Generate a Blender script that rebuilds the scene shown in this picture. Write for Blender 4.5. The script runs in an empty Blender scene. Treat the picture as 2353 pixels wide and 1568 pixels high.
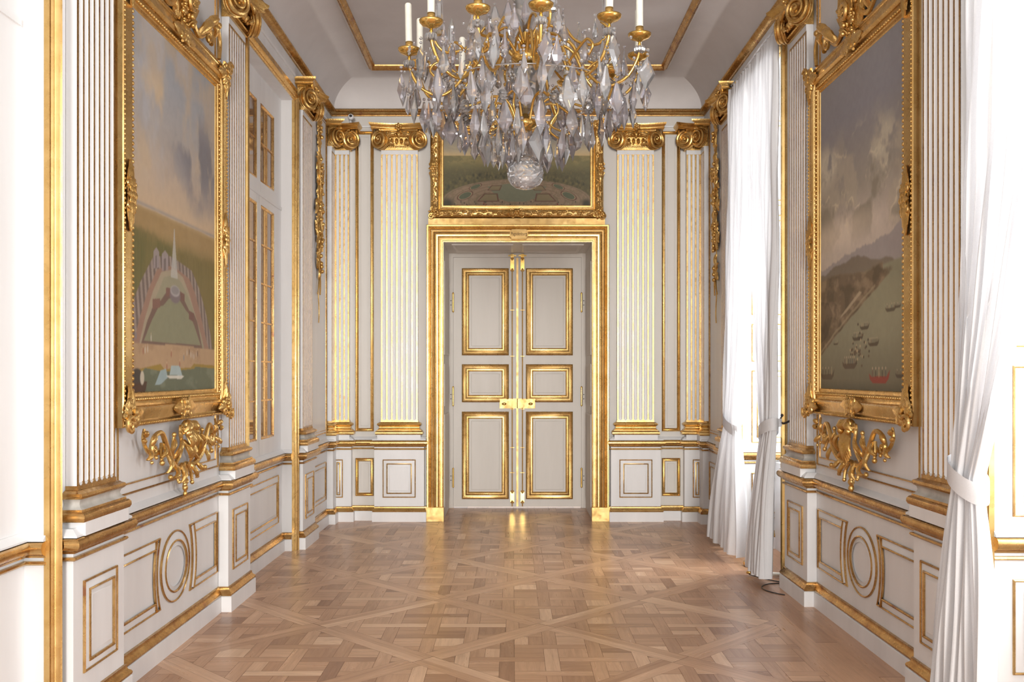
import bpy, bmesh, math, random
import numpy as np
from mathutils import Vector, Matrix

random.seed(11)
SC = bpy.context.scene
COL = SC.collection
PI = math.pi

# ------------------------------------------------------------------ camera, world, lights, exposure
cam_d = bpy.data.cameras.new('camera')
cam = bpy.data.objects.new('camera', cam_d)
COL.objects.link(cam)
SC.camera = cam
cam.location = (-0.055, 0.0, 1.56)
cam.rotation_euler = (PI/2, 0, 0)
cam_d.sensor_width = 36.0
cam_d.lens = 2190.0/2353.0*36.0
cam_d.shift_x = -1.5/2353.0
cam_d.shift_y = 78.0/2353.0
cam_d.clip_start = 0.05
cam_d.clip_end = 200

wd = bpy.data.worlds.new('daylight_sky')
SC.world = wd
wd.use_nodes = True
bg = wd.node_tree.nodes['Background']
bg.inputs['Color'].default_value = (1.0, 0.985, 0.965, 1)
bg.inputs['Strength'].default_value = 0.78

def area_light(name, loc, rot, sx, sy, power, color=(1, 1, 1)):
    l = bpy.data.lights.new(name, 'AREA')
    l.shape = 'RECTANGLE'; l.size = sx; l.size_y = sy; l.energy = power; l.color = color
    o = bpy.data.objects.new(name, l); COL.objects.link(o)
    o.location = loc; o.rotation_euler = rot
    return o
# daylight standing outside the two windows of the right wall
area_light('window_daylight', (3.0, 7.8, 2.3), (0, PI/2, 0), 3.4, 1.7, 140, (0.95, 0.97, 1.0))
area_light('window_daylight', (3.0, 3.3, 2.3), (0, PI/2, 0), 3.4, 1.7, 115, (0.95, 0.97, 1.0))

# added fill far behind the camera, no actual window; brightens end wall and door
l_ = area_light('rear_fill_light', (0, -16.0, 2.6), (PI/2, 0, 0), 3.8, 4.2, 1250, (1.0, 0.97, 0.93))
SC.view_settings.view_transform = 'Standard'
SC.view_settings.look = 'None'
SC.view_settings.exposure = 1.15
SC.view_settings.gamma = 1.0
SC.view_settings.use_curve_mapping = False
SC.cycles.use_denoising = True
SC.cycles.max_bounces = 14
SC.cycles.diffuse_bounces = 5
SC.cycles.glossy_bounces = 4
SC.cycles.transmission_bounces = 14
SC.cycles.transparent_max_bounces = 12
SC.cycles.caustics_reflective = False
SC.cycles.caustics_refractive = False
SC.cycles.sample_clamp_indirect = 6.0

# ------------------------------------------------------------------ materials
def new_mat(name):
    m = bpy.data.materials.new(name); m.use_nodes = True
    nt = m.node_tree
    return m, nt, nt.nodes['Principled BSDF']

def nd(nt, t, **kw):
    n = nt.nodes.new(t)
    for k, v in kw.items(): setattr(n, k, v)
    return n

def tex_noise(nt, scale, detail=4, vec=None, rough=0.55):
    n = nd(nt, 'ShaderNodeTexNoise')
    n.inputs['Scale'].default_value = scale
    n.inputs['Detail'].default_value = detail
    n.inputs['Roughness'].default_value = rough
    if vec is not None: nt.links.new(vec, n.inputs['Vector'])
    return n

def ramp(nt, src, stops):
    r = nd(nt, 'ShaderNodeValToRGB')
    el = r.color_ramp.elements
    el[0].position, el[0].color = stops[0][0], (*stops[0][1], 1)
    el[1].position, el[1].color = stops[-1][0], (*stops[-1][1], 1)
    for p, c in stops[1:-1]:
        e = el.new(p); e.color = (*c, 1)
    nt.links.new(src, r.inputs['Fac'])
    return r

def paint_mat(name, c1, c2, rough=0.45, bump=0.05, scale=5, stretch=(1, 1, 0.15)):
    m, nt, b = new_mat(name)
    tc = nd(nt, 'ShaderNodeTexCoord')
    mp = nd(nt, 'ShaderNodeMapping'); mp.inputs['Scale'].default_value = stretch
    nt.links.new(tc.outputs['Object'], mp.inputs['Vector'])
    n = tex_noise(nt, scale, 6, mp.outputs['Vector'])
    r = ramp(nt, n.outputs['Fac'], [(0.3, c1), (0.7, c2)])
    nt.links.new(r.outputs['Color'], b.inputs['Base Color'])
    b.inputs['Roughness'].default_value = rough
    n2 = tex_noise(nt, 60, 4, mp.outputs['Vector'])
    bp = nd(nt, 'ShaderNodeBump'); bp.inputs['Strength'].default_value = bump; bp.inputs['Distance'].default_value = 0.01
    nt.links.new(n2.outputs['Fac'], bp.inputs['Height'])
    nt.links.new(bp.outputs['Normal'], b.inputs['Normal'])
    return m

def gold_mat(name, c1=(0.98, 0.66, 0.20), c2=(0.80, 0.46, 0.10), worn=(0.42, 0.17, 0.06), rough=0.27, bump=0.25, bscale=35, wear=0.66):
    m, nt, b = new_mat(name)
    tc = nd(nt, 'ShaderNodeTexCoord')
    n = tex_noise(nt, 8, 6, tc.outputs['Object'], 0.6)
    r = ramp(nt, n.outputs['Fac'], [(0.35, c1), (0.62, c2), (wear, c2), (wear+0.1, worn)])
    nt.links.new(r.outputs['Color'], b.inputs['Base Color'])
    b.inputs['Metallic'].default_value = 0.93
    n2 = tex_noise(nt, bscale, 3, tc.outputs['Object'])
    rr = ramp(nt, n2.outputs['Fac'], [(0.3, (rough*0.85,)*3), (0.75, (rough*1.25,)*3)])
    nt.links.new(rr.outputs['Color'], b.inputs['Roughness'])
    bp = nd(nt, 'ShaderNodeBump'); bp.inputs['Strength'].default_value = bump; bp.inputs['Distance'].default_value = 0.006
    nt.links.new(n2.outputs['Fac'], bp.inputs['Height'])
    nt.links.new(bp.outputs['Normal'], b.inputs['Normal'])
    return m

WHITE = paint_mat('white_painted_wood', (0.79, 0.782, 0.775), (0.868, 0.862, 0.856), 0.42)
CREAM = paint_mat('cream_panel_paint', (0.71, 0.67, 0.61), (0.77, 0.73, 0.675), 0.5)
PLASTER = paint_mat('ceiling_plaster', (0.66, 0.62, 0.60), (0.72, 0.68, 0.66), 0.8, 0.08, 3, (1, 1, 1))
STONE = paint_mat('grey_marbled_paint', (0.34, 0.32, 0.28), (0.62, 0.59, 0.54), 0.4, 0.05, 9, (1, 1, 1))
GOLD = gold_mat('gilding', (0.76, 0.52, 0.215), (0.64, 0.405, 0.14), (0.50, 0.30, 0.09), 0.28, 0.02, 20, 0.74)
GOLDC = gold_mat('carved_gilding', (0.80, 0.54, 0.21), (0.64, 0.39, 0.12), (0.36, 0.18, 0.05), 0.30, 0.30, 90, 0.68)
GOLDW = gold_mat('worn_gilding', (0.66, 0.43, 0.175), (0.50, 0.29, 0.105), (0.36, 0.16, 0.08), 0.28, 0.06, 40, 0.58)
GOLDP = gold_mat('pale_gilding', (0.74, 0.51, 0.22), (0.66, 0.43, 0.16), (0.5, 0.28, 0.09), 0.48, 0.10, 20, 0.72)
BRASS = gold_mat('polished_brass', (0.88, 0.60, 0.20), (0.76, 0.48, 0.13), (0.5, 0.28, 0.06), 0.16, 0.05, 20, 0.75)

def plain(name, col, rough=0.5, metal=0.0):
    m, nt, b = new_mat(name)
    tc = nd(nt, 'ShaderNodeTexCoord')
    n = tex_noise(nt, 14, 3, tc.outputs['Object'])
    r = ramp(nt, n.outputs['Fac'], [(0.3, tuple(c*0.93 for c in col)), (0.7, tuple(min(1, c*1.05) for c in col))])
    nt.links.new(r.outputs['Color'], b.inputs['Base Color'])
    b.inputs['Roughness'].default_value = rough; b.inputs['Metallic'].default_value = metal
    return m
CANDLE = plain('ivory_candle', (0.90, 0.87, 0.76), 0.5)
BLACK = plain('black_rubber', (0.015, 0.015, 0.018), 0.35)
IRON = plain('dark_iron', (0.06, 0.05, 0.045), 0.4, 0.8)
CAMWHITE = plain('white_plastic', (0.75, 0.75, 0.76), 0.3)
OLDGLASS = plain('aged_mirror_glass', (0.30, 0.20, 0.15), 0.06, 0.55)
INK = plain('dark_brown_lettering', (0.10, 0.035, 0.01), 0.6)

def glass_mat(name, col, rough=0.0, ior=1.5):
    m, nt, b = new_mat(name)
    tc = nd(nt, 'ShaderNodeTexCoord')
    n = tex_noise(nt, 6, 2, tc.outputs['Object'])
    r = ramp(nt, n.outputs['Fac'], [(0.3, col), (0.7, tuple(min(1, c*1.03) for c in col))])
    nt.links.new(r.outputs['Color'], b.inputs['Base Color'])
    b.inputs['Roughness'].default_value = rough
    b.inputs['IOR'].default_value = ior
    b.inputs['Transmission Weight'].default_value = 1.0
    return m
def crystal_mat(name, col, haze):
    m, nt, b = new_mat(name)
    tc = nd(nt, 'ShaderNodeTexCoord')
    n = tex_noise(nt, 9, 2, tc.outputs['Object'])
    r = ramp(nt, n.outputs['Fac'], [(0.3, tuple(c*0.97 for c in col)), (0.7, col)])
    gl = nd(nt, 'ShaderNodeBsdfGlass'); gl.inputs['IOR'].default_value = 1.38; gl.inputs['Roughness'].default_value = 0.0
    tl = nd(nt, 'ShaderNodeBsdfTranslucent'); df = nd(nt, 'ShaderNodeBsdfDiffuse')
    for q in (gl, tl, df): nt.links.new(r.outputs['Color'], q.inputs['Color'])
    a = nd(nt, 'ShaderNodeMixShader'); a.inputs['Fac'].default_value = 0.5
    nt.links.new(tl.outputs[0], a.inputs[1]); nt.links.new(df.outputs[0], a.inputs[2])
    x = nd(nt, 'ShaderNodeMixShader'); x.inputs['Fac'].default_value = haze
    nt.links.new(gl.outputs[0], x.inputs[1]); nt.links.new(a.outputs[0], x.inputs[2])
    fr = nd(nt, 'ShaderNodeFresnel'); fr.inputs['IOR'].default_value = 1.75
    gs = nd(nt, 'ShaderNodeBsdfGlossy'); gs.inputs['Roughness'].default_value = 0.02
    y = nd(nt, 'ShaderNodeMixShader')
    nt.links.new(fr.outputs[0], y.inputs[0]); nt.links.new(x.outputs[0], y.inputs[1]); nt.links.new(gs.outputs[0], y.inputs[2])
    nt.links.new(y.outputs[0], nt.nodes['Material Output'].inputs['Surface'])
    return m
CRYSTAL = crystal_mat('clear_crystal', (1.0, 0.995, 1.0), 0.30)
AMETHYST = crystal_mat('pale_amethyst_crystal', (0.985, 0.95, 0.995), 0.30)
ROSEGL = crystal_mat('rose_tinted_crystal', (0.995, 0.97, 0.985), 0.30)

FROSTED = crystal_mat('cut_crystal', (1.0, 0.99, 1.0), 0.38)
def pane_glass():
    m, nt, b = new_mat('window_glass')
    tr = nd(nt, 'ShaderNodeBsdfTransparent'); gl = nd(nt, 'ShaderNodeBsdfGlossy')
    gl.inputs['Roughness'].default_value = 0.02
    mx = nd(nt, 'ShaderNodeMixShader'); mx.inputs['Fac'].default_value = 0.06
    nt.links.new(tr.outputs[0], mx.inputs[1]); nt.links.new(gl.outputs[0], mx.inputs[2])
    nt.links.new(mx.outputs[0], nt.nodes['Material Output'].inputs['Surface'])
    return m
PANE = pane_glass()

def cloth_mat():
    m, nt, b = new_mat('sheer_white_curtain')
    tc = nd(nt, 'ShaderNodeTexCoord')
    n = tex_noise(nt, 300, 2, tc.outputs['Object'])
    r = ramp(nt, n.outputs['Fac'], [(0.3, (0.74, 0.735, 0.745)), (0.7, (0.80, 0.795, 0.80))])
    df = nd(nt, 'ShaderNodeBsdfDiffuse'); tl = nd(nt, 'ShaderNodeBsdfTranslucent'); tr = nd(nt, 'ShaderNodeBsdfTransparent')
    nt.links.new(r.outputs['Color'], df.inputs['Color']); nt.links.new(r.outputs['Color'], tl.inputs['Color'])
    m1 = nd(nt, 'ShaderNodeMixShader'); m1.inputs['Fac'].default_value = 0.14
    nt.links.new(df.outputs[0], m1.inputs[1]); nt.links.new(tl.outputs[0], m1.inputs[2])
    m2 = nd(nt, 'ShaderNodeMixShader'); m2.inputs['Fac'].default_value = 0.05
    nt.links.new(m1.outputs[0], m2.inputs[1]); nt.links.new(tr.outputs[0], m2.inputs[2])
    nt.links.new(m2.outputs[0], nt.nodes['Material Output'].inputs['Surface'])
    return m
CLOTH = cloth_mat()

def parquet_mat():
    m, nt, b = new_mat('oak_parquet')
    tc = nd(nt, 'ShaderNodeTexCoord')
    at = nd(nt, 'ShaderNodeAttribute', attribute_name='tone')
    sp = nd(nt, 'ShaderNodeSeparateColor'); nt.links.new(at.outputs['Color'], sp.inputs[0])
    mul = nd(nt, 'ShaderNodeMath', operation='MULTIPLY'); mul.inputs[1].default_value = PI
    nt.links.new(sp.outputs[1], mul.inputs[0])
    rot = nd(nt, 'ShaderNodeVectorRotate', rotation_type='Z_AXIS')
    nt.links.new(tc.outputs['Object'], rot.inputs['Vector']); nt.links.new(mul.outputs[0], rot.inputs['Angle'])
    off = nd(nt, 'ShaderNodeCombineXYZ'); m10 = nd(nt, 'ShaderNodeMath', operation='MULTIPLY'); m10.inputs[1].default_value = 37.0
    nt.links.new(sp.outputs[0], m10.inputs[0]); nt.links.new(m10.outputs[0], off.inputs[2])
    add = nd(nt, 'ShaderNodeVectorMath', operation='ADD')
    nt.links.new(rot.outputs[0], add.inputs[0]); nt.links.new(off.outputs[0], add.inputs[1])
    mp = nd(nt, 'ShaderNodeMapping'); mp.inputs['Scale'].default_value = (2.2, 34, 3)
    nt.links.new(add.outputs[0], mp.inputs['Vector'])
    n1 = tex_noise(nt, 1.0, 8, mp.outputs['Vector'], 0.65)
    n1.inputs['Distortion'].default_value = 0.6
    n2 = tex_noise(nt, 2.2, 3, tc.outputs['Object'])
    base = ramp(nt, sp.outputs[0], [(0.0, (0.34, 0.17, 0.09)), (0.35, (0.51, 0.28, 0.155)), (0.7, (0.63, 0.37, 0.215)), (1.0, (0.78, 0.51, 0.32))])
    gr = ramp(nt, n1.outputs['Fac'], [(0.25, (0.76, 0.73, 0.70)), (0.55, (1, 1, 1)), (0.8, (1.1, 1.1, 1.08))])
    mx = nd(nt, 'ShaderNodeMix', data_type='RGBA', blend_type='MULTIPLY'); mx.inputs[0].default_value = 1
    nt.links.new(base.outputs[0], mx.inputs[6]); nt.links.new(gr.outputs[0], mx.inputs[7])
    g2 = ramp(nt, n2.outputs['Fac'], [(0.3, (0.90, 0.88, 0.87)), (0.7, (1.06, 1.06, 1.07))])
    mx2 = nd(nt, 'ShaderNodeMix', data_type='RGBA', blend_type='MULTIPLY'); mx2.inputs[0].default_value = 1
    nt.links.new(mx.outputs[2], mx2.inputs[6]); nt.links.new(g2.outputs[0], mx2.inputs[7])
    nt.links.new(mx2.outputs[2], b.inputs['Base Color'])
    rr = ramp(nt, n1.outputs['Fac'], [(0.2, (0.36,)*3), (0.8, (0.24,)*3)])
    nt.links.new(rr.outputs[0], b.inputs['Roughness'])
    bp = nd(nt, 'ShaderNodeBump'); bp.inputs['Strength'].default_value = 0.12; bp.inputs['Distance'].default_value = 0.004
    nt.links.new(n1.outputs['Fac'], bp.inputs['Height']); nt.links.new(bp.outputs['Normal'], b.inputs['Normal'])
    return m
PARQUET = parquet_mat()
JOINT = plain('dark_parquet_joint', (0.16, 0.085, 0.045), 0.7)

def canvas_mat():
    m, nt, b = new_mat('oil_paint_on_canvas')
    at = nd(nt, 'ShaderNodeAttribute', attribute_name='picture')
    nt.links.new(at.outputs['Color'], b.inputs['Base Color'])
    tc = nd(nt, 'ShaderNodeTexCoord')
    n2 = tex_noise(nt, 120, 4, tc.outputs['Object'])
    bp = nd(nt, 'ShaderNodeBump'); bp.inputs['Strength'].default_value = 0.15; bp.inputs['Distance'].default_value = 0.003
    nt.links.new(n2.outputs['Fac'], bp.inputs['Height']); nt.links.new(bp.outputs['Normal'], b.inputs['Normal'])
    b.inputs['Roughness'].default_value = 0.55
    return m
CANVAS = canvas_mat()

# ------------------------------------------------------------------ mesh helpers
class MB:
    def __init__(self): self.v = []; self.f = []; self.m = []; self.t = []
    def add(self, vs, fs, m=0):
        b = len(self.v)
        self.v += [tuple(p) for p in vs]
        for f in fs:
            self.f.append([b+i for i in f]); self.m.append(m)
    def build(self, name, mats, parent=None, smooth=None, recalc=True):
        me = bpy.data.meshes.new(name)
        me.from_pydata(self.v, [], self.f)
        if not isinstance(mats, (list, tuple)): mats = [mats]
        for q in mats: me.materials.append(q)
        me.polygons.foreach_set('material_index', self.m)
        if recalc:
            bm = bmesh.new(); bm.from_mesh(me)
            bmesh.ops.recalc_face_normals(bm, faces=bm.faces)
            bm.to_mesh(me); bm.free()
        if smooth:
            me.polygons.foreach_set('use_smooth', [True]*len(me.polygons))
            if smooth is not True:
                me.set_sharp_from_angle(angle=math.radians(smooth))
        o = bpy.data.objects.new(name, me); COL.objects.link(o)
        if parent is not None: o.parent = parent
        return o

class Relief:
    """the same wall plane with everything above a base level pressed to lower relief"""
    def __init__(self, F, base, k): self.F = F; self.b = base; self.k = k
    def p(self, s, o, z): return self.F.p(s, o if o < self.b else self.b+(o-self.b)*self.k, z)

class Frame:
    """a wall plane: s runs along it, o stands out of it into the room, z is up"""
    def __init__(self, ox, oy, ux, uy, nx, ny):
        self.o = (ox, oy); self.u = (ux, uy); self.n = (nx, ny)
    def p(self, s, o, z):
        return (self.o[0]+self.u[0]*s+self.n[0]*o, self.o[1]+self.u[1]*s+self.n[1]*o, z)
WX, YB = 2.0, 10.23
FL = Frame(-WX, 0, 0, 1, 1, 0)
FR = Frame(WX, 0, 0, 1, -1, 0)
FB = Frame(0, YB, 1, 0, 0, -1)
FW = Frame(0, 0, 1, 0, 0, 1)      # plain world axes

def box(mb, F, s0, s1, o0, o1, z0, z1, m=0):
    c = [(s0, o0, z0), (s1, o0, z0), (s1, o1, z0), (s0, o1, z0), (s0, o0, z1), (s1, o0, z1), (s1, o1, z1), (s0, o1, z1)]
    mb.add([F.p(*q) for q in c], [(0, 1, 2, 3), (4, 5, 6, 7), (0, 1, 5, 4), (1, 2, 6, 5), (2, 3, 7, 6), (3, 0, 4, 7)], m)

def sweep(mb, path, prof, fn, closed=False, mats=None, cap=True):
    """path: 2d points; prof: (d,h) with d to the right of the walking direction; fn(a,b,h)->xyz"""
    n = len(path); rows = []
    for i, (x, y) in enumerate(path):
        def dirn(a, b):
            dx, dy = b[0]-a[0], b[1]-a[1]; L = math.hypot(dx, dy) or 1
            return dx/L, dy/L
        if closed or i > 0: d0 = dirn(path[(i-1) % n], path[i])
        if closed or i < n-1: d1 = dirn(path[i], path[(i+1) % n])
        if not closed and i == 0: d0 = d1
        if not closed and i == n-1: d1 = d0
        n0 = (d0[1], -d0[0]); n1 = (d1[1], -d1[0])
        k = 1 + n0[0]*n1[0] + n0[1]*n1[1]
        mx, my = ((n0[0]+n1[0])/k, (n0[1]+n1[1])/k) if k > 0.05 else n0
        rows.append([fn(x+mx*d, y+my*d, h) for d, h in prof])
    P = len(prof); b = len(mb.v)
    for r in rows: mb.v += [tuple(q) for q in r]
    for i in range(n if closed else n-1):
        j = (i+1) % n
        for k in range(P-1):
            mb.f.append([b+i*P+k, b+i*P+k+1, b+j*P+k+1, b+j*P+k])
            mb.m.append(mats[k] if mats else 0)
    if cap and not closed:
        for i in (0, n-1):
            mb.f.append([b+i*P+k for k in range(P)]); mb.m.append(mats[0] if mats else 0)

def hsweep(mb, path, prof, mats=None):        # horizontal moulding round the room; prof (out, z)
    sweep(mb, path, prof, lambda a, b, h: (a, b, h), False, mats)
def fsweep(mb, F, path, prof, closed=True, mats=None):   # moulding lying on a wall; prof (inward, out)
    sweep(mb, path, prof, lambda a, b, h: F.p(a, h, b), closed, mats)

def rect(s0, s1, z0, z1): return [(s0, z0), (s0, z1), (s1, z1), (s1, z0)]   # clockwise -> right side is inside

def arc_prof(cx, cy, r, a0, a1, n, rx=None):
    return [(cx+(rx or r)*math.cos(math.radians(a0+(a1-a0)*i/n)), cy+r*math.sin(math.radians(a0+(a1-a0)*i/n))) for i in range(n+1)]

def tube(mb, pts, rad, seg=6, m=0, flat=1.0):
    pts = [Vector(p) for p in pts]; n = len(pts)
    if not hasattr(rad, '__len__'): rad = [rad]*n
    prev = None; b = len(mb.v)
    for i, p in enumerate(pts):
        t = (pts[min(i+1, n-1)]-pts[max(i-1, 0)])
        t = t.normalized() if t.length > 1e-9 else Vector((0, 0, 1))
        if prev is None:
            a = Vector((0, 0, 1)) if abs(t.z) < 0.9 else Vector((1, 0, 0))
            u = t.cross(a).normalized()
        else:
            u = (prev - t*prev.dot(t))
            u = u.normalized() if u.length > 1e-6 else t.orthogonal().normalized()
        prev = u; w = t.cross(u)
        for k in range(seg):
            an = 2*PI*k/seg
            q = p+(u*math.cos(an)+w*math.sin(an)*flat)*rad[i]
            mb.v.append(tuple(q))
    for i in range(n-1):
        for k in range(seg):
            k2 = (k+1) % seg
            mb.f.append([b+i*seg+k, b+i*seg+k2, b+(i+1)*seg+k2, b+(i+1)*seg+k]); mb.m.append(m)
    mb.f.append([b+k for k in range(seg)]); mb.m.append(m)
    mb.f.append([b+(n-1)*seg+k for k in range(seg)]); mb.m.append(m)

def lathe(mb, prof, c=(0, 0, 0), seg=16, m=0, fn=None):
    """prof [(r,z)] round a vertical axis"""
    b = len(mb.v); P = len(prof)
    for k in range(seg):
        a = 2*PI*k/seg
        for r, z in prof:
            q = (c[0]+r*math.cos(a), c[1]+r*math.sin(a), c[2]+z)
            mb.v.append(fn(q) if fn else q)
    for k in range(seg):
        k2 = (k+1) % seg
        for i in range(P-1):
            mb.f.append([b+k*P+i, b+k2*P+i, b+k2*P+i+1, b+k*P+i+1]); mb.m.append(m)

def blob(mb, F, s, o, z, rs, ro, rz, m=0, seg=8, rings=5):
    b = len(mb.v)
    vs = [F.p(s, o, z+rz)]
    for i in range(1, rings):
        t = PI*i/rings
        for k in range(seg):
            a = 2*PI*k/seg
            vs.append(F.p(s+rs*math.sin(t)*math.cos(a), o+ro*math.sin(t)*math.sin(a), z+rz*math.cos(t)))
    vs.append(F.p(s, o, z-rz))
    fs = []
    for k in range(seg):
        k2 = (k+1) % seg
        fs.append((0, 1+k, 1+k2))
        for i in range(rings-2):
            fs.append((1+i*seg+k, 1+(i+1)*seg+k, 1+(i+1)*seg+k2, 1+i*seg+k2))
        e = 1+(rings-2)*seg
        fs.append((e+k, len(vs)-1, e+k2))
    mb.add(vs, fs, m)

def leaf(mb, F, s, o, z, ang, L, W, lift=0.3, curl=0.0, m=0, lobes=4, nu=9):
    """carved acanthus leaf growing from (s,o,z) at angle ang (0 = +s, 90 = up)"""
    b = len(mb.v); cols = 5
    front = []; back = []
    for i in range(nu+1):
        t = i/nu
        a = math.radians(ang+curl*t)
        if i == 0: cs, cz = s, z
        else:
            cs += math.cos(a)*L/nu; cz += math.sin(a)*L/nu
        w = W*0.5*(math.sin(PI*min(1, t*0.9+0.1)**0.8)**0.8)*(0.8+0.28*abs(math.sin(lobes*PI*t)))+0.0015
        h = lift*L*math.sin(PI*t*0.85)+0.006
        na, nb = -math.sin(a), math.cos(a)
        for j in range(cols):
            v = (j/(cols-1)-0.5)*2
            ridge = 0.28*w*(1-abs(v))*1.2 - 0.30*w*v*v
            vs = (cs+na*w*v, o+h+ridge, cz+nb*w*v)
            front.append(F.p(*vs)); back.append(F.p(vs[0], max(o, vs[1]-0.012), vs[2]))
    mb.v += front+back; N = len(front)
    for i in range(nu):
        for j in range(cols-1):
            q = [b+i*cols+j, b+i*cols+j+1, b+(i+1)*cols+j+1, b+(i+1)*cols+j]
            mb.f.append(q); mb.m.append(m)
            mb.f.append([x+N for x in q][::-1]); mb.m.append(m)
    for i in range(nu):
        for j in (0, cols-1):
            mb.f.append([b+i*cols+j, b+(i+1)*cols+j, b+(i+1)*cols+j+N, b+i*cols+j+N]); mb.m.append(m)

def scroll(mb, F, s, o, z, r0, r1, a0, turns, rt0, rt1, m=0, n=28, eye=True, rise=0.0):
    pts = []; rr = []
    for i in range(n+1):
        t = i/n
        r = r0*(1-t)**1.0*(1)+r1*t
        a = math.radians(a0)+turns*2*PI*t
        pts.append(F.p(s+r*math.cos(a), o+rise*t, z+r*math.sin(a)))
        rr.append(rt0*(1-t)+rt1*t)
    tube(mb, pts, rr, 7, m)
    if eye: blob(mb, F, s+r1*0.2, o+rise, z, r1*0.9, rt1*1.2+0.004, r1*0.9, m)

def ctube(mb, F, pts, r0, r1, m=0, seg=7):
    """smooth tube through control points (s,o,z) in a frame (Catmull-Rom)"""
    P = [Vector(p) for p in pts]; out = []
    for i in range(len(P)-1):
        a = P[max(i-1, 0)]; b_ = P[i]; c = P[i+1]; d = P[min(i+2, len(P)-1)]
        for k in range(6):
            t = k/6
            out.append(0.5*((2*b_)+(-a+c)*t+(2*a-5*b_+4*c-d)*t*t+(-a+3*b_-3*c+d)*t**3))
    out.append(P[-1]); n = len(out)
    tube(mb, [F.p(*q) for q in out], [r0+(r1-r0)*i/(n-1) for i in range(n)], seg, m)

def tag(o, label=None, cat=None, group=None, kind=None):
    if label: o['label'] = label
    if cat: o['category'] = cat
    if group: o['group'] = group
    if kind: o['kind'] = kind
    return o
def empty(name, loc=(0, 0, 0)):
    e = bpy.data.objects.new(name, None); COL.objects.link(e)
    e.location = loc; e.empty_display_size = 0.1
    return e
def thing(name, label, cat, loc=(0, 0, 0), group=None):
    return tag(empty(name, loc), label, cat, group)
def adopt(root):
    """children were modelled in world space: cancel the root's own offset"""
    mi = Matrix.Translation(-root.location)
    for c in root.children: c.matrix_parent_inverse = mi

# ------------------------------------------------------------------ key measures (metres)
DZ0, DZ1 = 0.80, 0.862          # dado rail
CORN = 4.345                    # underside of the cornice
P1L, P2L, P3L = 4.34, 6.56, 8.80
P1R, P2R, P3R = 4.46, 6.70, 8.93
HWS, HWP = 0.195, 0.265         # half widths: shaft, pedestal
PED = 0.065                     # pedestal stands out
BAYL = (6.93, 8.46); BAYL0 = (2.40, 3.99)
BAYR = (7.20, 8.58); BAYR0 = (2.50, 4.10)
Y0 = 1.2                        # near end of the walls that are built (the view starts beyond 3.5)
YC = 2.6                        # near end of the ceiling
DH = 0.80                       # half width of the doorway
OPEN_TOP = 4.0

# ------------------------------------------------------------------ floor
def clip_poly(poly, a, b, c):           # keep a*x+b*y<=c
    out = []
    for i in range(len(poly)):
        p, q = poly[i], poly[(i+1) % len(poly)]
        dp, dq = a*p[0]+b*p[1]-c, a*q[0]+b*q[1]-c
        if dp <= 0: out.append(p)
        if (dp < 0 < dq) or (dq < 0 < dp):
            t = dp/(dp-dq); out.append((p[0]+(q[0]-p[0])*t, p[1]+(q[1]-p[1])*t))
    return out

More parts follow.
